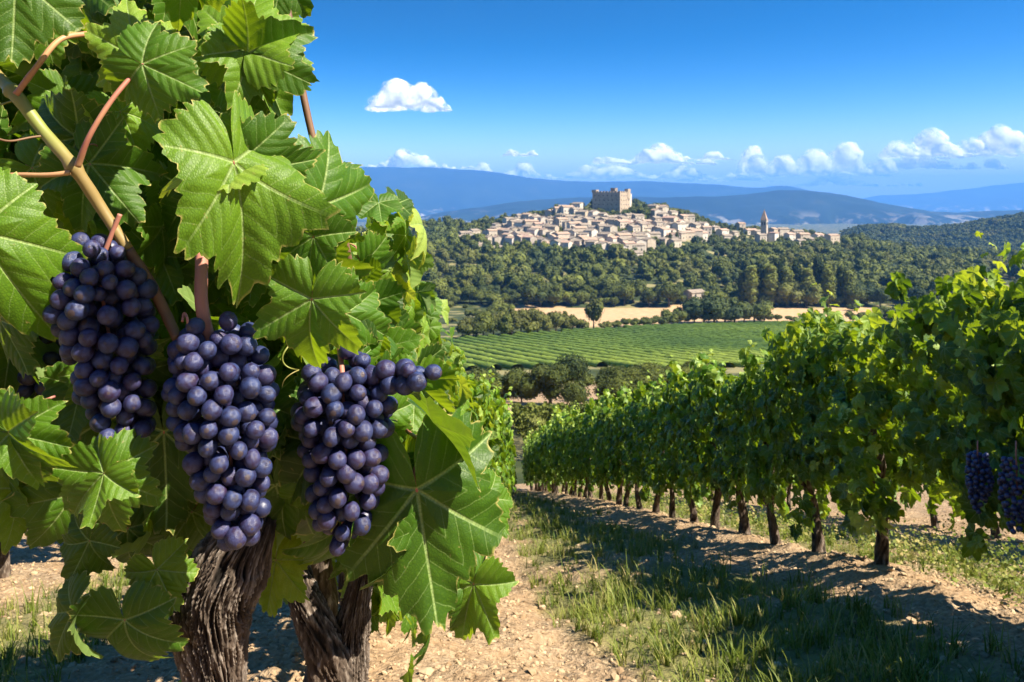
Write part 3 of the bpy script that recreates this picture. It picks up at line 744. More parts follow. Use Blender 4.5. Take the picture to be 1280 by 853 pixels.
# ---------------------------------------------------------------- vine rows
def vine_meshes(k, tm, n, size, mt_, L=.56, sh=4, ht=1.20):
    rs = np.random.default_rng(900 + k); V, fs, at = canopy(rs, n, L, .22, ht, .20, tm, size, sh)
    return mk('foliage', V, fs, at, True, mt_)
def small_trunk(k, n=20, rings=34, H_=.62):
    rs = np.random.default_rng(600 + k)
    z = np.linspace(-.06, H_, 6); x = np.cumsum(rs.normal(0, .022, 6)); y = np.cumsum(rs.normal(0, .022, 6)); x -= x[0]; y -= y[0]
    r_ = np.array([.037, .028, .023, .023, .025, .02]) * rs.uniform(.85, 1.15)
    V, fs, at = trunk_mesh('trunk', np.stack([x, y, z], -1), r_, rings, n, 3, 16, .3, 5, k * 7.3)
    return mk('trunk', V, fs, at, True, BARK)
TR = [small_trunk(i) for i in range(6)]
F_NEAR = [vine_meshes(i, MID, 820, .047, LEAF, .56, 3, 1.03) for i in range(4)]
F_MID = [vine_meshes(10 + i, LOW, 760, .050, LEAF_FAR, .56, 3, 1.05) for i in range(5)]
F_L = [vine_meshes(30 + i, MID, 620, .056, LEAF, .56, 0, .98) for i in range(3)]
F_FAR = [vine_meshes(20 + i, LOW, 330, .075, LEAF_FAR) for i in range(4)]
def vine(x, y, fol, k, label, group, rz=None, sc=1.0, lean=0):
    e = empty('grapevine', (x, y, float(gzm(x, y)))); tag(e, label, 'grapevine', group)
    rs = np.random.default_rng(k * 13 + 1)
    e.rotation_euler = (0, 0, math.atan2(.095, 1) + (math.pi if rs.uniform() < .5 else 0) + rs.normal(0, .05))
    e.scale = (sc * rs.uniform(.92, 1.06), sc, sc * rs.uniform(.95, 1.07))
    f = link('foliage', fol, e); f['kind'] = 'stuff'; f.color = (1 - rs.uniform(-.08, .10), 1, 1, 1)
    f.scale = (1, 1, (1.0 if y < 5.2 else 1.06) if 'across' in group else 1)
    link('trunk', TR[k % 6], e)
    return e
# row across the path
ys = [1.3, 1.8, 2.36, 3.53]
while ys[-1] < 24: ys.append(ys[-1] + .54 + .004 * ys[-1])
NR = len(ys)
look = ['with its canopy overhanging the frame edge', 'with tall shoots rising above the others', 'with a dark bunch beneath its leaves']
for i, y in enumerate(ys):
    r = 1.95
    fol = F_NEAR[i % 4] if y < 5 else (F_MID[i % 5] if y < 13 else F_FAR[i % 4])
    lab = f'grapevine on a thin dark trunk, {ordw(i)} along the row across the grassy path'
    ee = vine(unrel(r, y) + random.gauss(0, .02), y, fol, i, lab, 'grapevines of the row across the path', sc=1.0)
    if i in (2, 3):
        for o_ in ee.children:
            if o_.name.startswith('foliage'): o_.scale = (1.1, 1.25, 1.0 if i == 2 else 1.06)
        if i == 2:
            for q_ in (0, 1):
                f_ = link('foliage', F_NEAR[q_ + 1], ee, Vector((0, (-.42, .42)[q_], 0))); f_.scale = (1, 1.1, .84 + .16 * q_); f_['kind'] = 'stuff'
# our own row running on behind the two front vines
yl = [1.6, 2.19, 2.7]
while yl[-1] < 22: yl.append(yl[-1] + .52 + .005 * yl[-1])
for i, y in enumerate(yl):
    fol = F_L[i % 3] if y < 5 else (F_MID[i % 5] if y < 9 else F_FAR[i % 4])
    lab = ['grapevine close behind the forked trunk, leaves leaning over the path', 'grapevine on a straight dark trunk beside the stony track'][i] if i < 2 else \
        f'grapevine with sunlit outer leaves, {ordw(i)} along the near row behind the forked trunk'
    vine(XL(y), y, fol, i + 50, lab, 'grapevines of the near row')
# next row, seen between the trunks
y = 3.0; i = 0
while y < 15:
    vine(unrel(4.15, y), y, F_FAR[i % 4], i + 90, f'grapevine in the row beyond, {ordw(i)} one seen between the trunks', 'grapevines of the second row over')
    y += .75; i += 1
y = 2.2; i = 0
while y < 7:
    vine(-2.3 + XL(y) * .3, y, F_FAR[i % 4], i + 120, f'grapevine seen low behind the thick trunk, {ordw(i)} in the row on that side', 'grapevines of the row behind ours')
    y += .8; i += 1
# dark bunches hanging in the shade of the far row
GL = icosphere(2)
def far_bunch(px, py, Y, wpx, hpx, label, seed):
    ax = px_path([(px, py - hpx / 2, 0), (px + 2, py, 0), (px, py + hpx / 2, 0)], Y); r = .0075
    A = pack(ax, np.array([.38, .5, .2]) * wpx * Y / F, r, 3000, seed, 120)
    e = empty('grape_bunch', ax[0]); tag(e, label, 'grape bunch', 'grape bunches in the shade of the row across the path')
    o = child('grapes', stamp(GL, np.tile(np.eye(3) * r, (len(A), 1, 1)), A), e, GRAPE); o['kind'] = 'stuff'
    child('stem', tube(np.array([ax[0] + [0, 0, .04], ax[0], ax[1]]), .002, 6), e, STALK)
far_bunch(1222, 603, 2.35, 34, 70, 'small shaded grape bunch under the canopy across the path', 61)
far_bunch(1270, 618, 2.15, 46, 96, 'larger shaded grape bunch by the frame edge across the path', 62)

# ---------------------------------------------------------------- trees and bushes
def foliage_mat(name, dk, lt, tr=.18):
    b = mat(name); t = b.attr('tint').outputs['Fac']; rnd = b.info.outputs['Random']
    n = b.noise(.35, 4, b.pos.outputs['Position'])
    oc = b.N('ShaderNodeSeparateColor', ins={0: b.info.outputs['Color']}).outputs[0]
    f = b.math('ADD', b.math('SUBTRACT', t, .15), b.math('SUBTRACT', 1.0, oc)); f = b.math('ADD', f, b.math('MULTIPLY', n, .3))
    c = b.ramp(f, [(0, dk), (.5, tuple((a + c_) / 2 for a, c_ in zip(dk, lt))), (1, lt)])
    hv = b.noise(.018, 3, b.pos.outputs['Position']); c = b.mix(b.math('MULTIPLY', b.sm(hv, .52, .62), .5), c, (.030, .055, .028)); c = b.mix(b.math('MULTIPLY', b.sm(hv, .46, .36), .35), c, (.16, .15, .045))
    sh = b.pri(c, .75, None, .2); x = b.N('ShaderNodeBsdfTranslucent'); b.L(c, x.inputs[0])
    mx = b.N('ShaderNodeMixShader'); mx.inputs[0].default_value = tr; b.L(sh, mx.inputs[1]); b.L(x.outputs[0], mx.inputs[2])
    return b.done(mx.outputs[0])
TREEM = foliage_mat('tree_leaves', (.008, .022, .005), (.155, .175, .030))
wb = mat('tree_bark'); TBARK = wb.done(wb.pri(wb.ramp(wb.noise(6, 4, wb.obj), [(.3, (.06, .045, .03)), (.7, (.17, .13, .10))]), .9))
def cards(rs, c, n_, size, tint):
    m_ = len(c); T = unit(rs.normal(0, 1, (m_, 3))); Nn = unit(n_ + rs.normal(0, .28, (m_, 3))); A = unit(np.cross(Nn, T)); B = np.cross(Nn, A)
    s = size * rs.uniform(.6, 1.3, m_)[:, None]
    k = rs.uniform(.5, 1.2, (4, m_, 1))
    q = np.stack([c + A * s * k[0], c + B * s * k[1] + Nn * s * .35, c - A * s * k[2], c - B * s * k[3] + Nn * s * .25], 1)
    return q.reshape(-1, 3), [np.arange(4 * m_).reshape(m_, 4)], {'tint': np.repeat(tint, 4)}
def crown(seed, n, kind='round', cs=.05):
    """unit tree crown, total height 1"""
    rs = np.random.default_rng(seed)
    if kind == 'round':
        L_ = 9; lc = unit(rs.normal(0, 1, (L_, 3))) * rs.uniform(.14, .27, (L_, 1)); lc[:, 2] = lc[:, 2] * .9 + .56; lr = rs.uniform(.17, .27, L_)
    elif kind == 'wide':
        L_ = 13; lc = np.stack([rs.uniform(-.5, .5, L_), rs.uniform(-.45, .45, L_), rs.uniform(.28, .68, L_)], -1); lr = rs.uniform(.18, .30, L_)
    elif kind == 'pine':
        L_ = 14; z = np.linspace(.2, .92, L_); a = rs.uniform(0, 6.28, L_); k = (1.02 - z) * .26; lc = np.stack([np.cos(a) * k, np.sin(a) * k, z], -1); lr = .09 + .13 * (1 - z)
    else:  # tall poplar
        L_ = 14; z = np.linspace(.14, .93, L_); a = rs.uniform(0, 6.28, L_); k = .035; lc = np.stack([np.cos(a) * k, np.sin(a) * k, z], -1); lr = .085 + .06 * np.sin(np.pi * (z - .1) / .95)
    k = rs.choice(L_, n, p=lr ** 2 / (lr ** 2).sum()); d = unit(rs.normal(0, 1, (n, 3)) + [0, 0, .25])
    f = rs.uniform(.72, 1.08, n) * (1 + .25 * (vnoise(d[:, 0] * 3 + k * 5, d[:, 2] * 3 + d[:, 1] * 2, seed) - .5))
    c = lc[k] + d * lr[k][:, None] * f[:, None]
    tl = rs.uniform(0, 1, L_)[k] * .3 + rs.uniform(.0, .35, n)
    T = cards(rs, c, d, cs, tl)
    IV, IF, _ = icosphere(2 if n > 100 else 1); core = []
    for i in range(L_):
        nz = np.array([mnoise.noise(Vector(q) * 2.3 + Vector((i * 7.1, seed, 0))) for q in IV])
        core.append((lc[i] + IV * (lr[i] * .78 * (1 + .45 * nz))[:, None], IF, {'tint': np.full(len(IV), tl[k == i].mean() if (k == i).any() else .2)}))
    return merge([(T[0], T[1], T[2])] + core)
def trunk_tpl(kind):
    h = .35 if kind != 'tall' else .2
    V, fs, _ = tube(np.array([[0, 0, -.04], [.01, 0, h * .5], [0, .01, h], [.02, .01, h + .2]]), [.035, .026, .022, .01], 7)
    return V, fs, {'tint': np.zeros(len(V))}
KIND = ['round', 'round', 'round', 'wide', 'wide', 'tall', 'pine']
CR = [crown(40 + i, 1300, k, .042 if k != 'tall' else .03) for i, k in enumerate(KIND)]
CRM = [mk('crown', *t, False, TREEM) for t in CR]
TKM = [mk('trunk', *trunk_tpl(k), True, TBARK) for k in KIND]
CRL = [crown(70 + i, 330, k, .062) for i, k in enumerate(KIND)]
def tree(x, y, h, kind, label, group, tint=.0, wide=1.0, z=None, name='tree', cat='tree', crown_mesh=None):
    e = empty(name, (x, y, (float(gz(x, y)) if z is None else z)), random.uniform(0, 6.28)); e.scale = (h * wide, h * wide, h)
    tag(e, label, cat, group)
    f = link('crown', crown_mesh or CRM[kind], e); f.color = (1 - tint, 1, 1, 1)
    link('trunk' if name != 'bush' else 'stem', TKM[kind], e); return e
def bpx(px, Y): return (px - CX) / F * Y

# slope below the village: fill with trees, nearest ones by themselves
rs = np.random.default_rng(77)
cand = []
def in_village(px, py):
    lo = np.interp(px, [565, 600, 640, 700, 760, 820, 850, 885, 900, 960, 1000, 1050, 1056], [300, 311, 315, 318, 326, 328, 318, 304, 303, 308, 306, 309, 290])
    return (px > 568) & (px < 1052) & (py < lo)
n = 15500
Yc_ = np.sqrt(rs.uniform(432 ** 2, 1020 ** 2, n)); pc = rs.uniform(380, 1420, n); X_ = (pc - CX) / F * Yc_
keepX = []
grid = {}
houses_xy = []
def free(x, y, r):
    gx, gy = int(x // 12), int(y // 12)
    for a in (-1, 0, 1):
        for b_ in (-1, 0, 1):
            for (p, q, s) in grid.get((gx + a, gy + b_), ()):
                if (p - x) ** 2 + (q - y) ** 2 < (r + s) ** 2: return False
    grid.setdefault((gx, gy), []).append((x, y, r)); return True

# ---------------------------------------------------------------- village
def wallmat(name, c1, c2):
    b = mat(name); t = b.noise(.5, 5, b.obj); t2 = b.noise(4, 3, b.obj)
    c = b.mix(b.sm(t, .3, .7), c1, c2); c = b.mix(b.math('MULTIPLY', t2, .3), c, (.25, .20, .15))
    return b.done(b.pri(c, .9, None, .2))
WALLS = [('cream', wallmat('cream_stone', (.34, .295, .235), (.47, .415, .335))), ('ochre', wallmat('ochre_stone', (.34, .28, .21), (.45, .38, .29))),
         ('pale', wallmat('pale_render', (.47, .42, .35), (.60, .54, .46))), ('grey', wallmat('grey_stone', (.27, .235, .20), (.37, .33, .28)))]
ROOFS = [('tan-roofed', wallmat('tan_tiles', (.15, .122, .095), (.26, .215, .165))), ('red-roofed', wallmat('red_tiles', (.30, .19, .14), (.40, .27, .20))), ('brown-roofed', wallmat('brown_tiles', (.25, .17, .12), (.36, .26, .19)))]
b = mat('dark_window_glass'); WIN = b.done(b.pri((.03, .03, .035), .25, None, .5))
CASTLE = wallmat('castle_stone', (.29, .225, .16), (.41, .33, .24))
def box(x0, x1, y0, y1, z0, z1):
    V = np.array([(x, y, z) for x in (x0, x1) for y in (y0, y1) for z in (z0, z1)], float)
    return V, [np.array([[0, 1, 3, 2], [4, 6, 7, 5], [0, 4, 5, 1], [2, 3, 7, 6], [0, 2, 6, 4], [1, 5, 7, 3]])], {}
def house(x, y, wx, wy, h, yaw, wi, ri, label, group, z=None, nwin=True, flat=False):
    z = float(gz(x, y)) if z is None else z
    e = empty('stone_house', (x, y, z), yaw); tag(e, label, 'house', group)
    rh = 0 if flat else .19 * wy
    a, b_ = wx / 2, wy / 2
    V = np.array([(-a, -b_, -3), (a, -b_, -3), (a, b_, -3), (-a, b_, -3), (-a, -b_, h), (a, -b_, h), (a, b_, h), (-a, b_, h), (-a, 0, h + rh), (a, 0, h + rh)])
    link('wall', mk('wall', V, [np.array([[0, 1, 5, 4], [2, 3, 7, 6]]), np.array([[1, 2, 6, 9, 5], [3, 0, 4, 8, 7]])], None, False, WALLS[wi][1]), e)
    o = .35; t = .25; s = .38 * (1 if not flat else 0)
    zz0 = h - o * s + .04
    V = []
    for zt in (0, t):
        V += [(-a - o, -b_ - o, zz0 + zt), (a + o, -b_ - o, zz0 + zt), (a + o, 0, h + rh + .04 + zt), (-a - o, 0, h + rh + .04 + zt), (a + o, b_ + o, zz0 + zt), (-a - o, b_ + o, zz0 + zt)]
    q = [[0, 3, 2, 1], [3, 5, 4, 2], [6, 7, 8, 9], [9, 8, 10, 11], [0, 1, 7, 6], [1, 2, 8, 7], [2, 4, 10, 8], [4, 5, 11, 10], [5, 3, 9, 11], [3, 0, 6, 9]]
    rf = link('roof', mk('roof', V, [np.array(q)], None, False, ROOFS[ri][1]), e)
    if random.random() < .4:
        cx_ = random.uniform(-a * .6, a * .6); link('chimney', mk('chimney', *box(cx_ - .4, cx_ + .4, .3, 1.0, h, h + rh + 1.1)[:2], None, False, WALLS[wi][1]), rf)
    if nwin:
        fl = max(1, int(h / 3.0)); nx = max(1, int(wx / 3.6)); ny = max(1, int(wy / 4.0))
        for k in range(fl):
            z1 = 1.1 + 2.8 * k
            if z1 + 1.5 > h: break
            for i in range(nx):
                if random.random() < .8:
                    c = -a + wx * (i + .5) / nx + random.uniform(-.4, .4)
                    link('window', mk('window', *box(c - .5, c + .5, -b_ - .06, -b_ + .1, z1, z1 + 1.45)[:2], None, False, WIN), e)
            for i in range(ny):
                if random.random() < .7:
                    c = -b_ + wy * (i + .5) / ny
                    link('window', mk('window', *box(a - .1, a + .06, c - .5, c + .5, z1, z1 + 1.45)[:2], None, False, WIN), e)
    houses_xy.append((x, y, max(wx, wy) * .6)); return e
sk_x = [566, 600, 640, 690, 720, 745, 800, 830, 860, 886]; sk_y = [297, 288, 279, 268, 263, 262, 263, 266, 275, 288]
lo_x = [566, 600, 640, 700, 760, 800, 830, 860, 886]; lo_y = [304, 309, 313, 317, 319, 318, 312, 304, 298]
spots = []
py = 261.0; tier = 0
rsv = np.random.default_rng(12)
while py < 322:
    px = 566 + rsv.uniform(0, 6)
    while px < 888:
        top, lo = np.interp(px, sk_x, sk_y), np.interp(px, lo_x, lo_y)
        q = py + rsv.uniform(-2.2, 2.2)
        if q > top + 1 and q < lo and not (732 < px < 812 and q < 275) and rsv.uniform() < (.86 if px > 620 else .55):
            spots.append((px, q, tier))
        px += rsv.uniform(8.0, 13.0)
    py += 5.6; tier += 1
vill = []
for px, q, t in spots:
    x, y, z = ray_ground(px, q, 430, 830)
    if y > 825: continue
    vill.append((px, q, t, x, y, z))
tiers = {}
TN = ['topmost tier', 'second tier down', 'third tier down', 'fourth tier down', 'fifth tier down', 'sixth tier down', 'seventh tier down', 'eighth tier down', 'ninth tier down', 'lowest tier', 'lowest tier']
for v in vill: tiers.setdefault(v[2], []).append(v)
for t, lst in tiers.items():
    cl = lst
    for i, (px, q, _, x, y, z) in enumerate(cl):
        wi = int(rsv.choice(4, p=[.42, .2, .26, .12])); ri = int(rsv.choice(3, p=[.68, .06, .26]))
        wx = rsv.uniform(7, 12.5); wy = rsv.uniform(6, 8.5); h = rsv.uniform(4.6, 8.6)
        sz = 'tall' if h > 7.6 else ('long' if wx > 10.5 else 'small' if wx < 8.2 else 'low' if h < 5.6 else 'plain')
        where = 'left of the castle' if px < 738 else ('below the castle' if px < 806 else 'right of the castle')
        seg = [w_ for w_ in cl if (w_[0] < 738) == (px < 738) and (w_[0] < 806) == (px < 806)]
        k = seg.index(cl[i])
        lab = f'{sz} {WALLS[wi][0]} {ROOFS[ri][0]} house, {TN[min(t, 10)]} {where}, {ordw(k)} from the left'
        house(x, y, wx, wy, h, float(rsv.choice([0, 1.57]) + R(rsv.uniform(12, 52))), wi, ri, lab, 'stone houses of the hill village', z)
# the spur of houses towards the church, and the scattered ones below
spur = [(893, 291, 8, 5), (903, 296, 11, 6), (908, 302, 9, 5), (926, 288, 7, 7), (917, 296, 8, 4), (938, 293, 12, 4), (946, 296, 10, 5), (966, 297, 8, 8), (978, 297, 11, 8), (987, 301, 8, 6), (996, 297, 12, 6), (1004, 301, 11, 6),
        (1012, 306, 9, 5), (1022, 300, 12, 5), (1031, 303, 10, 5), (1040, 305, 14, 8), (951, 304, 8, 7), (876, 300, 10, 6), (1000, 308, 8, 5)]
for i, (px, q, wx, h) in enumerate(spur):
    x, y, z = ray_ground(px, q, 430, 830); wi = [0, 2, 0, 1][i % 4]; ri = [0, 1, 0, 2][i % 4]
    house(x, y, wx, 7, h, R(random.uniform(15, 45)), wi, ri, f'{WALLS[wi][0]} {ROOFS[ri][0]} house on the low spur by the church, {ordw(i)} towards the valley', 'houses on the spur by the church', z)
far_h = [(1112, 331, 16, 5, 'long ruined pale wall-like farmhouse among trees right of the village', 2), (1090, 338, 9, 4, 'small pale house below the long farmhouse among trees', 2), (1137, 329, 9, 4, 'small ochre house beside the dark wooded hill', 1),
         (1082, 324, 9, 4, 'small grey-brown cottage in trees above the pale farmhouse', 3), (868, 379, 11, 6, 'pinkish farmhouse standing at the edge of the tan field', 0), (794, 325, 9, 5, 'lone cream house in the trees below the village', 0),
         (843, 309, 10, 5, 'cream house at the wooded foot of the village beside two cypresses', 0), (600, 312, 14, 4, 'low long house at the village edge nearest the vine leaves', 1), (620, 316, 12, 4, 'tan house at the lower village edge among treetops', 0)]
for px, q, wx, h, lab, wi in far_h:
    x, y, z = ray_ground(px, q, 380, 830); house(x, y, wx * .9, 7, h, R(random.uniform(15, 40)), wi, 0, lab, 'outlying houses around the village', z)

# castle on top
x, y, z = ray_ground(775, 267, 430, 830); be = R(38)
cs = empty('castle', (x, y, z)); tag(cs, 'massive square stone castle keep with corner tower crowning the hill village', 'castle')
ex = np.array([-math.cos(be), math.sin(be), 0]); ey = np.array([math.sin(be), math.cos(be), 0])
def cbox(name, a0, a1, b0, b1, z0, z1, par, mt_=CASTLE):
    V, fs, _ = box(a0, a1, b0, b1, z0, z1); W_ = V[:, :1] * ex + V[:, 1:2] * ey; W_[:, 2] = V[:, 2]
    return link(name, mk(name, W_, [f[:, ::-1] for f in fs], None, False, mt_), par)
a_, b_ = 31.0, 19.0
keep = cbox('keep_wall', 0, a_, 0, b_, -6, 20, cs)
cbox('roof', 1, a_ - 1, 1, b_ - 1, 20, 20.6, cs, ROOFS[0][1])
for i in range(9): cbox('parapet', i * a_ / 9, i * a_ / 9 + 2.0, 0, .8, 20.003, 21.5, cs)
for i in range(6): cbox('parapet', 0, .8, .85 + i * b_ / 6, i * b_ / 6 + 2.2, 20.003, 21.4, cs)
cbox('corner_turret', a_ - 4.5, a_ + .6, -.6, 4.5, 20.004, 22.8, cs); cbox('corner_turret', 9, 14, 6, 11, 20.61, 24.5, cs, ROOFS[0][1]); cbox('corner_turret', -.5, 3.4, b_ - 4.5, b_ + .5, 14, 23.6, cs)
cbox('tower', 4, 11, b_ + 3.5, b_ + 10.5, -6, 19, cs, WALLS[2][1]); cbox('curtain_wall', 5, 9, b_ - .01, b_ + 3.5, -6, 12, cs)
for k in range(4):
    for i in range(6): cbox('window', 3 + i * 4.8 + (k % 2) * .9, 3.8 + i * 4.8 + (k % 2) * .9, -.1, .1, 3.5 + 4.3 * k, 4.7 + 4.3 * k, cs, WIN)
    for i in range(4): cbox('window', -.1, .1, 2.5 + i * 4.4, 3.3 + i * 4.4, 3.5 + 4.3 * k, 4.7 + 4.3 * k, cs, WIN)
houses_xy.append((x - 3, y + 14, 21))
# church
x, y, z = ray_ground(958, 303, 430, 830)
ch = empty('church', (x, y, z)); tag(ch, 'church with slender square bell tower and pointed spire on the spur', 'church'); be = R(32)
ex = np.array([-math.cos(be), math.sin(be), 0]); ey = np.array([math.sin(be), math.cos(be), 0])
tw = cbox('bell_tower', 0, 5.2, 0, 5.2, -3, 20, ch, WALLS[0][1])
pv_ = np.array([[-.3, -.3, 20], [5.5, -.3, 20], [5.5, 5.5, 20], [-.3, 5.5, 20], [2.6, 2.6, 30]]); W_ = pv_[:, :1] * ex + pv_[:, 1:2] * ey; W_[:, 2] = pv_[:, 2]
link('spire', mk('spire', W_, [np.array([[0, 4, 1], [1, 4, 2], [2, 4, 3], [3, 4, 0]]), np.array([[0, 1, 2, 3]])], None, False, ROOFS[2][1]), ch)
for i in range(2): cbox('belfry_opening', 1.0 + i * 2.1, 2.1 + i * 2.1, -.08, .1, 15.5, 18.2, ch, WIN)
for i in range(2): cbox('belfry_opening', -.08, .1, 1.0 + i * 2.1, 2.1 + i * 2.1, 15.5, 18.2, ch, WIN)
cbox('nave_wall', -7, -1.2, 2, 17, -3, 8, ch, WALLS[2][1]); cbox('roof', -7.4, -.9, 1.6, 17.4, 8.01, 8.8, ch, ROOFS[1][1])
houses_xy.append((x, y + 6, 10))

# ---------------------------------------------------------------- trees placed
for (hx, hy, r_) in houses_xy: grid.setdefault((int(hx // 12), int(hy // 12)), []).append((hx, hy, r_ * .9))
forest = []
for i in range(n):
    x, y = float(X_[i]), float(Yc_[i]); z = float(gz(x, y)); py_ = HY - z / y * F; p_ = CX + x / y * F
    iv = bool(in_village(p_, py_)) and y < 835
    if iv and rs.uniform() > .45: continue
    h = 5.5 + 11 * rs.uniform() ** 1.7 if not iv else rs.uniform(4.5, 6.5)
    if y > 835: h *= .8
    if 880 < p_ < 1062 and y > 640: h *= .62
    clear = fbm(x / 40, y / 40, 2, 91)
    if float(clear) > .17 and y < 640 and y > 470: continue
    if not free(x, y, h * .28): continue
    k = int(rs.choice(7, p=[.24, .22, .22, .14, .12, .0, .06])); forest.append((x, y, h, k, float(rs.beta(1.5, 2.2)), p_, py_))
forest = [f for f in forest if f[5] > 400]
forest.sort(key=lambda f: f[1])
SH = ['dark green', 'mid green', 'light olive', 'yellow-green']
SN = ['round', 'domed', 'round', 'broad', 'spreading', 'tall', 'conical']
near_f = [f for f in forest if f[1] < 640][:225]; ids = set(map(id, near_f))
zones = {}
for (x, y, h, k, t, p_, q_) in near_f:
    lvl = 'by the tan field' if y < 450 else ('one rank behind' if y < 475 else 'higher on the slope')
    side_ = 'past the lone tree' if p_ < 780 else ('near the pinkish farmhouse' if p_ < 900 else ('by the poplars' if p_ < 1070 else 'past the vine shoots'))
    key = (lvl, side_); zones.setdefault(key, []).append((x, y, h, k, t, p_))
for (lvl, side_), lst in zones.items():
    lst.sort(key=lambda a: a[5])
    for i, (x, y, h, k, t, p_) in enumerate(lst):
        tree(x, y, h, k, f'{SH[min(3, int(t * 4))]} {SN[k]} tree {lvl} {side_}, {ordw(i)} from left', 'trees on the slope below the village', t * .75 - .08, 1.15)
def mass(name, lst, tpl, cap_h=1.0):
    parts = {}
    for (x, y, h, k, t, *_r) in lst: parts.setdefault(k, []).append((x, y, h, t))
    out_ = []
    for k, l in parts.items():
        a = np.array(l); th = rs.uniform(0, 6.28, len(a)); c_, s_ = np.cos(th), np.sin(th); o_ = 0 * c_; i_ = o_ + 1
        M = np.stack([np.stack([c_, -s_, o_], -1), np.stack([s_, c_, o_], -1), np.stack([o_, o_, i_], -1)], 1) * a[:, 2][:, None, None]
        Pp = np.stack([a[:, 0], a[:, 1], gz(a[:, 0], a[:, 1]) - .06 * a[:, 2]], -1)
        V, fs, at = stamp(tpl[k], M, Pp, {'t2': a[:, 3] * .75 - .08}); at['tint'] = at['tint'] + at.pop('t2'); out_.append((V, fs, at))
    V, fs, at = merge(out_); return tag(link(name, mk(name, V, fs, at, False, TREEM)), kind='stuff')
mass('woodland', [f for f in forest if id(f) not in ids], CRL)
# wooded hill on the right, far treetops
n2 = 5200; yh = rs.uniform(1120, 1850, n2); ph = rs.uniform(1010, 1500, n2); xh = (ph - CX) / F * yh
mass('hill_forest', [(xh[i], yh[i], rs.uniform(9, 16), int(rs.choice([0, 1, 3, 4])), float(rs.uniform(0, .35))) for i in range(n2)], [crown(170 + i, 60, k, .14) for i, k in enumerate(KIND)])
# poplars and cypresses right of the farmhouse
pop = [(938, .5, 45), (950, .05, 50), (962, .45, 46), (972, .0, 52), (984, .4, 44), (996, .02, 48), (1008, .5, 42), (1023, .0, 54), (1036, .45, 46), (1050, .15, 44), (1062, .4, 40), (928, .2, 38)]
for i, (px, t, hp) in enumerate(pop):
    Y = 434 + (i % 2) * 3
    tree(bpx(px, Y), Y, hp * 1.12 / F * Y, 5, f'{"light green" if t > .3 else "dark green"} tall narrow poplar at the field edge, {ordw(sorted(a[0] for a in pop).index(px))} from the left', 'tall narrow trees beyond the tan field', t - .32 if t < .3 else t, 1.2 if t > .3 else .85, name='poplar_tree')
for i, px in enumerate([846, 838, 889]):
    x, y, z = ray_ground(px, 306 + i, 430, 830); tree(x, y, 9.5, 5, ['dark cypress at the foot of the village beside a cream house', 'slim cypress left of the cream house below the village', 'dark cypress at the village edge towards the church'][i], 'cypresses around the village', .0, 1.0, z, name='cypress_tree')
# trees around the castle
for i, (px, q, h) in enumerate([(732, 268, 7), (742, 271, 8), (752, 272, 9), (761, 272, 8), (769, 273, 7), (782, 274, 10), (791, 272, 11), (799, 271, 11), (808, 270, 10), (815, 269, 8), (884, 284, 7), (892, 285, 7)]):
    x, y, z = ray_ground(px, q, 430, 830)
    tree(x, y, h, [0, 1, 2, 3][i % 4], f'dark tree at the castle foot, {ordw(i)} along the hilltop from the left' if i < 10 else ('dark tree at the village end by the church spur' if i == 10 else 'second dark tree towards the church spur'), 'trees on the village hilltop', [.05, .3, .0, .12][i % 4], 1.2, z)
# hedge trees in front of the tan field, the lone tree, thicket
ht = [(578, 404, 22), (592, 407, 24), (604, 410, 28), (617, 412, 30), (628, 411, 24), (640, 413, 28), (651, 414, 30), (662, 412, 24), (672, 413, 29), (684, 412, 24), (695, 411, 24), (706, 411, 21), (716, 410, 19), (724, 409, 16), (585, 396, 14), (612, 396, 12), (632, 397, 12)]
for i, (px, q, hp) in enumerate(ht):
    x, y, z = ray_ground(px, float(np.interp(px, [560, 640, 750], [425, 419, 411])) - (12 if i > 13 else 0), 120, 420); t = [.1, .02, .25, .05, .15][i % 5]
    tree(x, y, hp / F * y * 1.18, [0, 3, 1, 4, 2, 6][i % 6], f'{"bushy" if i % 2 else "dark"} hedge tree between green vineyard and tan field, {ordw(i)} along the hedge', 'hedge trees in front of the tan field', t, 1.05, z)
x, y, z = ray_ground(742, 411, 120, 420); tree(x, y, 43 / F * y, 1, 'lone round-topped tree standing out against the tan field', None, .0, .72, z)
th_ = [(756, 409, 9), (768, 408, 9), (780, 407, 11), (792, 406, 10), (804, 406, 11), (816, 405, 10), (828, 405, 13), (842, 404, 20), (856, 403, 12), (868, 402, 26), (880, 403, 35), (893, 402, 38), (906, 403, 33), (918, 402, 30), (930, 402, 26), (943, 401, 30), (955, 400, 12), (972, 400, 9), (990, 400, 8), (1008, 400, 9), (1026, 399, 8), (1044, 399, 8)]
for i, (px, q, hp) in enumerate(th_):
    x, y, z = ray_ground(px, q + 2, 120, 420); big = hp > 18
    tree(x, y, hp / F * y * 1.1, [3, 4, 0][i % 3], (f'dark rounded thicket tree beside the tan field, {ordw(sum(1 for a in th_[:i] if a[2] > 18))} in the clump' if big else f'low hedge bush below the tan field, {ordw(sum(1 for a in th_[:i] if a[2] <= 18))} along the hedge'),
         'thicket and hedge below the tan field', [.08, .2, .02, .3][i % 4], 1.1 if big else 1.5, z, name='tree' if big else 'bush', cat='tree' if big else 'bush')
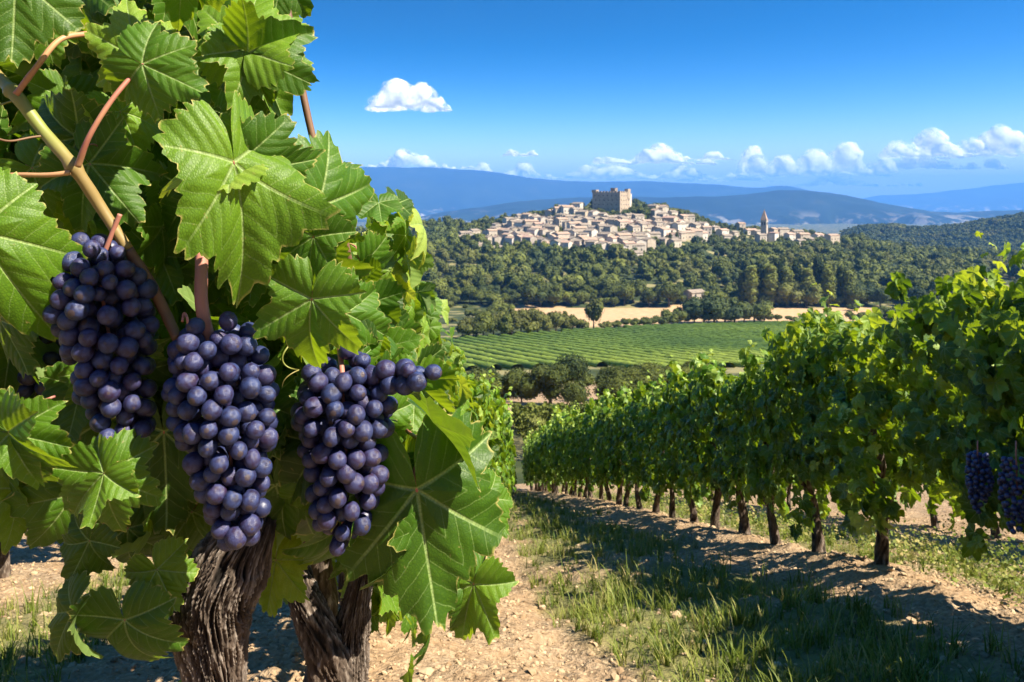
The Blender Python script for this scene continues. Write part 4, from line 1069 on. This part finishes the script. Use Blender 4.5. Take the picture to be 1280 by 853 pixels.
# scrub at both ends of the tan field
rsc = np.random.default_rng(31)
for side_, (p0, p1) in (('toward the vine shoots', (1062, 1250)), ('by the near leaves', (560, 640))):
    lst = sorted([(float(rsc.uniform(p0, p1)), float(rsc.uniform(325, 428))) for _ in range(26 if p0 > 1000 else 12)])
    for i, (px, Y) in enumerate(lst):
        x = bpx(px, Y); t = float(rsc.uniform(-.08, .35)); tree(x, Y, float(rsc.uniform(3, 7)), int(rsc.choice([0, 1, 3, 4])), f'{"pale" if t > .15 else "dark"} scrub bush beside the tan field {side_}, {ordw(i)}', 'scrub around the tan field', t, 1.2, name='bush', cat='bush')
# bushes at the foot of the green vineyard
BIG = [mk('crown', *crown(300 + i, 9000, 'wide', .022), False, TREEM) for i in range(3)]
for i, (px, q, hp, wd, t, lab) in enumerate([(688, 507, 52, 1.25, -.1, 'large dark round bush below the green vineyard'), (626, 506, 44, 1.2, .15, 'lighter olive bush beside the large dark bush'), (604, 503, 40, .9, .2, 'olive bush half hidden by the near vine leaves'),
        (652, 503, 30, 1.0, .1, 'small bush squeezed against the large dark one'), (768, 502, 38, 1.4, .1, 'dark bush right of the pale track'), (808, 496, 36, 1.5, .12, 'middle bush of the line right of the pale track'), (846, 490, 32, 1.5, .2, 'olive bush behind the tops of the vine row'),
        (872, 478, 24, 1.3, .15, 'farthest bush of the line behind the vine row tops'), (722, 474, 16, 1.3, .12, 'low bush at the top of the pale track')]):
    x, y, z = ray_ground(px, q, 60, 200); tree(x, y, hp / F * y * 1.15, 3, lab, 'bushes below the green vineyard', t, wd, z, name='bush', cat='bush', crown_mesh=BIG[i % 3])

# ---------------------------------------------------------------- green vineyard on the valley slope
def hedge_line(p0, p1, w_, h_, step, seed, jit=.25):
    d = np.array(p1) - np.array(p0); Lh = np.linalg.norm(d); m_ = max(3, int(Lh / step)); t = np.linspace(0, 1, m_); c = np.array(p0) + t[:, None] * d; nrm = np.array([-d[1], d[0]]) / Lh
    prof = np.array([[-.5, 0], [-.55, .45], [-.35, .9], [0, 1.05], [.35, .9], [.55, .45], [.5, 0]])
    j = 1 + jit * (2 * vnoise(c[:, :1] * .9 + np.arange(7)[None] * 5.3, c[:, 1:2] * .9, seed) - 1)
    ox = prof[None, :, 0] * w_ * j; oz = prof[None, :, 1] * h_ * j
    X = c[:, 0, None] + nrm[0] * ox; Y = c[:, 1, None] + nrm[1] * ox; Z = gz(c[:, 0], c[:, 1])[:, None] - .15 + oz
    i = np.arange(m_ * 7).reshape(m_, 7); q = np.stack([i[:-1, :-1], i[1:, :-1], i[1:, 1:], i[:-1, 1:]], -1).reshape(-1, 4)
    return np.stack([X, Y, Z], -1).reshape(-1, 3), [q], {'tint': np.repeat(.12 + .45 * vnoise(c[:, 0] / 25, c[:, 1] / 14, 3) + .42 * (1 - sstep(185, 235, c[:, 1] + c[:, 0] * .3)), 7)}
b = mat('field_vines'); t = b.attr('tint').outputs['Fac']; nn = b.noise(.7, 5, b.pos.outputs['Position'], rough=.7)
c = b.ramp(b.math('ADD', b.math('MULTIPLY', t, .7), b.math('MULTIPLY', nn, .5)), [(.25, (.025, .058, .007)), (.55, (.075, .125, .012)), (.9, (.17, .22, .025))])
FV = b.done(b.pri(c, .8, b.bump(nn, 1.0, .4), .2))
parts = []; d = np.array([.34, -.94]); nrm = np.array([.94, .34])
for k in range(-34, 90):
    a0 = np.array([60.0, 245.0]) + nrm * (k * 4.4)
    for s_ in np.arange(-150, 150, 10.0):
        p0 = a0 + d * s_; p1 = p0 + d * 10.0; u_ = p0[0] / max(p0[1], 1)
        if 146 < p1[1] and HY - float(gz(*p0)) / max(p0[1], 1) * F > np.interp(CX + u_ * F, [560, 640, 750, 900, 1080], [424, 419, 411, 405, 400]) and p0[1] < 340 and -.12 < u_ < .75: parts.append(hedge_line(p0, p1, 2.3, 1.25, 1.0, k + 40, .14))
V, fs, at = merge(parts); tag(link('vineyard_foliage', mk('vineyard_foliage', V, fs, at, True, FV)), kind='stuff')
# rows seen end-on on the bare terrace below
for i, (px, Y0, Y1, t) in enumerate([(612, 58, 36, .2), (643, 57, 33, .3), (661, 57, 47, .4), (679, 58, 38, .35), (697, 56, 50, .2), (713, 57, 46, .05), (730, 58, 48, .3), (748, 58, 48, .3)]):
    x0 = bpx(px, Y0); e = empty('vine_row', (x0, Y0, float(gz(x0, Y0))))
    tag(e, ['end-on vine row half covered by the near leaves', 'end-on vine row of the lower terrace running closest past the path', 'thin pale end-on vine row between two fuller rows', 'fullest end-on vine row on the lower terrace', 'short end-on vine row on the bare terrace left of the narrow dark one', 'narrow dark end-on vine row against bare soil', 'end-on vine row just below the dark bush shadow', 'end-on vine row farthest along the bare terrace'][i], 'vine row', 'end-on vine rows on the lower terrace')
    m_ = int((Y0 - Y1) * 85); rr_ = np.random.default_rng(500 + i); yy_ = rr_.uniform(Y1, Y0, m_); xx_ = x0 + (Y0 - yy_) * .05 + rr_.normal(0, .14, m_); hh_ = rr_.uniform(.15, 1.7, m_) ** .9
    V, fs, at = cards(rr_, np.stack([xx_, yy_, gz(xx_, yy_) + hh_], -1), np.stack([rr_.normal(0, 1, m_), rr_.normal(0, 1, m_), .6 + 0 * yy_], -1), .13, rr_.uniform(.1, .5, m_) + t)
    o = child('foliage', (V, fs, at), e, TREEM, False); o['kind'] = 'stuff'
    st = [tube(np.array([[x0 + (Y0 - y_) * .05, y_, float(gz(x0, y_)) - .1], [x0 + (Y0 - y_) * .05 + .03, y_, float(gz(x0, y_)) + .5]]), .04, 5) for y_ in np.arange(Y1, Y0, 1.0)]
    V, fs, at = merge(st); o = child('stems', (V, fs, {}), e, TBARK); o['kind'] = 'stuff'

# ---------------------------------------------------------------- clouds (beyond the haze)
b = mat('cloud_white')
nn = b.noise(.0022, 5, b.pos.outputs['Position'], rough=.6); lw = b.N('ShaderNodeLayerWeight'); lw.inputs[0].default_value = .5
fz = b.math('SUBTRACT', 1.0, lw.outputs['Facing'])
al = b.sm(b.math('ADD', fz, b.math('MULTIPLY', b.math('SUBTRACT', nn, .5), 2.1)), .08, 1.25)
df = b.N('ShaderNodeBsdfDiffuse'); df.inputs[0].default_value = (.97, .97, .97, 1)
tl = b.N('ShaderNodeBsdfTranslucent'); tl.inputs[0].default_value = (.97, .97, .97, 1)
m1 = b.N('ShaderNodeMixShader'); m1.inputs[0].default_value = .35; b.L(df.outputs[0], m1.inputs[1]); b.L(tl.outputs[0], m1.inputs[2])
tp_ = b.N('ShaderNodeBsdfTransparent'); m2 = b.N('ShaderNodeMixShader'); b.L(al, m2.inputs[0]); b.L(tp_.outputs[0], m2.inputs[1]); b.L(m1.outputs[0], m2.inputs[2])
CLOUD = b.done(m2.outputs[0])
def cloud(px, py, wpx, hpx, seed, label, Y=27000, flat=.7, n=None):
    wpx *= 1.05 if seed == 11 else (1.45 if py < 195 else 1.75); hpx *= 1.4
    rs = np.random.default_rng(seed); k = Y / F; mb = bpy.data.metaballs.new('c'); mb.resolution = 130; mb.render_resolution = 130; mb.threshold = .35
    ob = bpy.data.objects.new('c', mb); col.objects.link(ob)
    n = n or int(14 + wpx / 5)
    for i in range(n):
        x = rs.uniform(-.5, .5); env = (1 - (2 * x) ** 2) ** .5 * ((.65 + .35 * math.sin(x * 11 + seed)) if seed > 11 else 1); r_ = hpx * rs.uniform(.20, .36) * (.45 + .6 * env)
        z = -.5 * hpx + r_ + rs.uniform(0, 1) ** .8 * max(hpx * env - 1.6 * r_, 0)
        el = mb.elements.new(); el.co = (x * (wpx - r_) * k, rs.uniform(-.3, .3) * hpx * k, z * k); el.radius = r_ * k * 1.55
    dg = bpy.context.evaluated_depsgraph_get(); dg.update(); me = bpy.data.meshes.new_from_object(ob.evaluated_get(dg)); bpy.data.objects.remove(ob)
    nv = len(me.vertices); co = np.empty(nv * 3, np.float32); me.vertices.foreach_get('co', co); co = co.reshape(-1, 3); no = np.empty(nv * 3, np.float32); me.vertices.foreach_get('normal', no); no = no.reshape(-1, 3)
    d = np.array([mnoise.noise(Vector(q) / (hpx * k * .22)) * .5 + abs(mnoise.noise(Vector(q) / (hpx * k * .10))) * .4 + mnoise.noise(Vector(q) / (hpx * k * .045)) * .16 for q in co])
    co = co + no * (d * hpx * k * .13)[:, None]
    bot = -.5 * hpx * k; lowm = co[:, 2] < bot * .4; co[lowm, 2] = bot * .4 + (co[lowm, 2] - bot * .4) * (1 - flat)
    me.vertices.foreach_set('co', co.ravel()); me.update(); me.polygons.foreach_set('use_smooth', np.ones(len(me.polygons), bool)); me.materials.clear(); me.materials.append(CLOUD); me.name = 'cloud'
    o = link('cloud', me, None, P(px, py, Y)); tag(o, label, 'cloud', 'clouds low in the sky'); return o
CL = [(511, 127, 98, 34, 'small bright cumulus cloud floating alone, highest of all'), (508, 203, 100, 22, 'flat white cloud resting on the mountain behind the vine leaves'), (650, 191, 34, 13, 'tiny puff of cloud between two flat banks'),
      (600, 218, 70, 18, 'low flat cloud just above the ridge, left part of the bank'), (690, 217, 96, 22, 'low white cloud bank behind the ridge left of the castle'), (815, 196, 92, 26, 'broad flat-topped cloud above the castle'), (800, 216, 110, 24, 'long low cloud directly behind the castle top'),
      (885, 196, 44, 12, 'thin small cloud right of the one above the castle'), (956, 208, 44, 36, 'single round cumulus above the dark blue hill'), (1012, 206, 54, 40, 'cumulus with a tall rounded top, left of a matching pair'), (1068, 208, 60, 34, 'cumulus of the pair nearer the big cloud group'),
      (1150, 185, 62, 36, 'tall billowing head of the large cloud group'), (1170, 204, 110, 22, 'flat lower layer of the large cloud group'), (1205, 186, 50, 26, 'small cloud joining the two heads of the large group'), (1258, 184, 84, 34, 'wide billowing cloud running out of the frame'), (900, 222, 90, 14, 'faint low cloud strip over the hills'), (1060, 228, 120, 14, 'pale cloud strip lying low over the far hills')]
for i, (px, py, wp, hp, lab) in enumerate(CL): cloud(px, py, wp, hp, 11 + i * 3, lab)

# ---------------------------------------------------------------- stones and grass
def soil_mat(name, a, c_, r=.95):
    b = mat(name); t = b.attr('tint').outputs['Fac']; n = b.noise(60, 4, b.pos.outputs['Position'])
    c = b.ramp(b.math('ADD', b.math('MULTIPLY', t, .6), b.math('MULTIPLY', n, .4)), [(.2, a), (.8, c_)]); return b.done(b.pri(c, r, b.bump(n, .5, .004), .2))
STONE = soil_mat('pale_stone', (.20, .13, .072), (.46, .34, .21))
rs = np.random.default_rng(5)
def rock(seed):
    V, fs, _ = icosphere(1); r2 = np.random.default_rng(seed); V = V * (1 + r2.normal(0, .16, (len(V), 1))) * np.array([1, r2.uniform(.6, 1), r2.uniform(.35, .7)]); return V, fs, {}
ROCK = [rock(i) for i in range(8)]
def scatter(n_, ya, yb, xa, xb, dens, pw=1.6):
    y = ya * (yb / ya) ** (rs.uniform(0, 1, n_)); x = rs.uniform(xa, xb, n_)
    x = x * (.6 + .22 * y) - .05 * y + .3
    x = np.where(True, x, x)
    k = rs.uniform(0, 1, n_) < dens(x, y); return x[k], y[k]
def rotz(a, s):
    c_, q = np.cos(a), np.sin(a); o_ = 0 * c_; return np.stack([np.stack([c_, -q, o_], -1), np.stack([q, c_, o_], -1), np.stack([o_, o_, o_ + 1], -1)], 1) * s[:, None, None]
x, y = scatter(42000, .9, 16, -2.0, 3.2, lambda x, y: .25 + .75 * (1 - grass_amt(x, y)))
s = rs.lognormal(-5.3, .45, len(x)) * (1 + .05 * y)
ax = rs.normal(0, 1, (len(x), 3)); M = np.array([Matrix.Rotation(rs.normal(0, .5), 3, Vector(a)) for a in ax[:200]]); M = M[rs.integers(0, 200, len(x))] @ rotz(rs.uniform(0, 6.28, len(x)), s)
V, fs, at = stamp_many(ROCK, M, np.stack([x, y, gzm(x, y) + s * .15], -1), np.clip(rs.normal(.5, .25, len(x)), 0, 1), rs)
tag(link('gravel', mk('gravel', V, fs, at, False, STONE)), kind='stuff')
def blade_tuft(seed, nb, h, w_, spread):
    r2 = np.random.default_rng(seed); Vs = []; Fq = []; tt = []
    for i in range(nb):
        a = r2.uniform(0, 6.28); ln = h * r2.uniform(.4, 1.1); bend = r2.uniform(.15, .9) * ln * spread; base = r2.normal(0, .018, 2); dx, dy = math.cos(a), math.sin(a); ww = w_ * r2.uniform(.6, 1.3)
        for k, t in enumerate((0, .4, .75, 1)):
            cx_ = base[0] + dx * bend * t * t; cy_ = base[1] + dy * bend * t * t; z = ln * (t - .18 * t * t * spread); q = ww * (1 - t) ** .7 + .0004
            Vs += [(cx_ - dy * q, cy_ + dx * q, z), (cx_ + dy * q, cy_ - dx * q, z)]
        o_ = i * 8; Fq += [[o_, o_ + 1, o_ + 3, o_ + 2], [o_ + 2, o_ + 3, o_ + 5, o_ + 4], [o_ + 4, o_ + 5, o_ + 7, o_ + 6]]; tt += [r2.uniform(0, .3)] * 8
    return np.array(Vs), [np.array(Fq)], {'t0': np.array(tt)}
TUFT = [blade_tuft(i, 12, .12, .0028, .9) for i in range(5)]; TALL = [blade_tuft(20 + i, 9, .24, .0030, .7) for i in range(4)]
b = mat('grass_blades'); t = b.attr('tint').outputs['Fac']
c = b.ramp(t, [(0, (.026, .055, .007)), (.4, (.10, .15, .015)), (.7, (.20, .24, .035)), (1, (.40, .33, .13))])
sh = b.pri(c, .55, None, .3); x_ = b.N('ShaderNodeBsdfTranslucent'); b.L(c, x_.inputs[0]); mx = b.N('ShaderNodeMixShader'); mx.inputs[0].default_value = .4; b.L(sh, mx.inputs[1]); b.L(x_.outputs[0], mx.inputs[2]); GRASS = b.done(mx.outputs[0])
def grassy(name, n_, ya, yb, tpl, dens, sc=1.0, t_mu=.4):
    x, y = scatter(n_, ya, yb, -2.4, 3.4, dens); s = rs.uniform(.6, 1.25, len(x)) * sc * (1 + .03 * y)
    V, fs, at = stamp_many(tpl, rotz(rs.uniform(0, 6.28, len(x)), s), np.stack([x, y, gzm(x, y) - .005], -1), np.clip(rs.normal(t_mu, .18, len(x)), 0, .8), rs); at['tint'] = at['tint'] + at.pop('t0')
    tag(link(name, mk(name, V, fs, at, True, GRASS)), kind='stuff')
grassy('grass', 19000, 1.0, 26, TUFT, lambda x, y: grass_amt(x, y) * .9, .66)
grassy('tall_grass', 2600, 2.3, 22, TALL, lambda x, y: grass_amt(x, y) * .6, .55, .5)
# leafy weeds below the rows
WEED = []
for i in range(4):
    r2 = np.random.default_rng(700 + i); m_ = 40; c = np.stack([r2.normal(0, .05, m_), r2.normal(0, .05, m_), r2.uniform(.02, .15, m_)], -1); V, fs, at = cards(r2, c, np.stack([c[:, 0] * 8, c[:, 1] * 8, .7 + 0 * c[:, 0]], -1), .009, r2.uniform(0, .3, m_)); WEED.append((V, fs, {'t0': at['tint']}))
grassy('weeds', 4200, 1.6, 20, WEED, lambda x, y: sstep(1.9, 2.2, rel(x, y)) * (1 - sstep(3.2, 3.6, rel(x, y))) * .8, 1.0, .5)
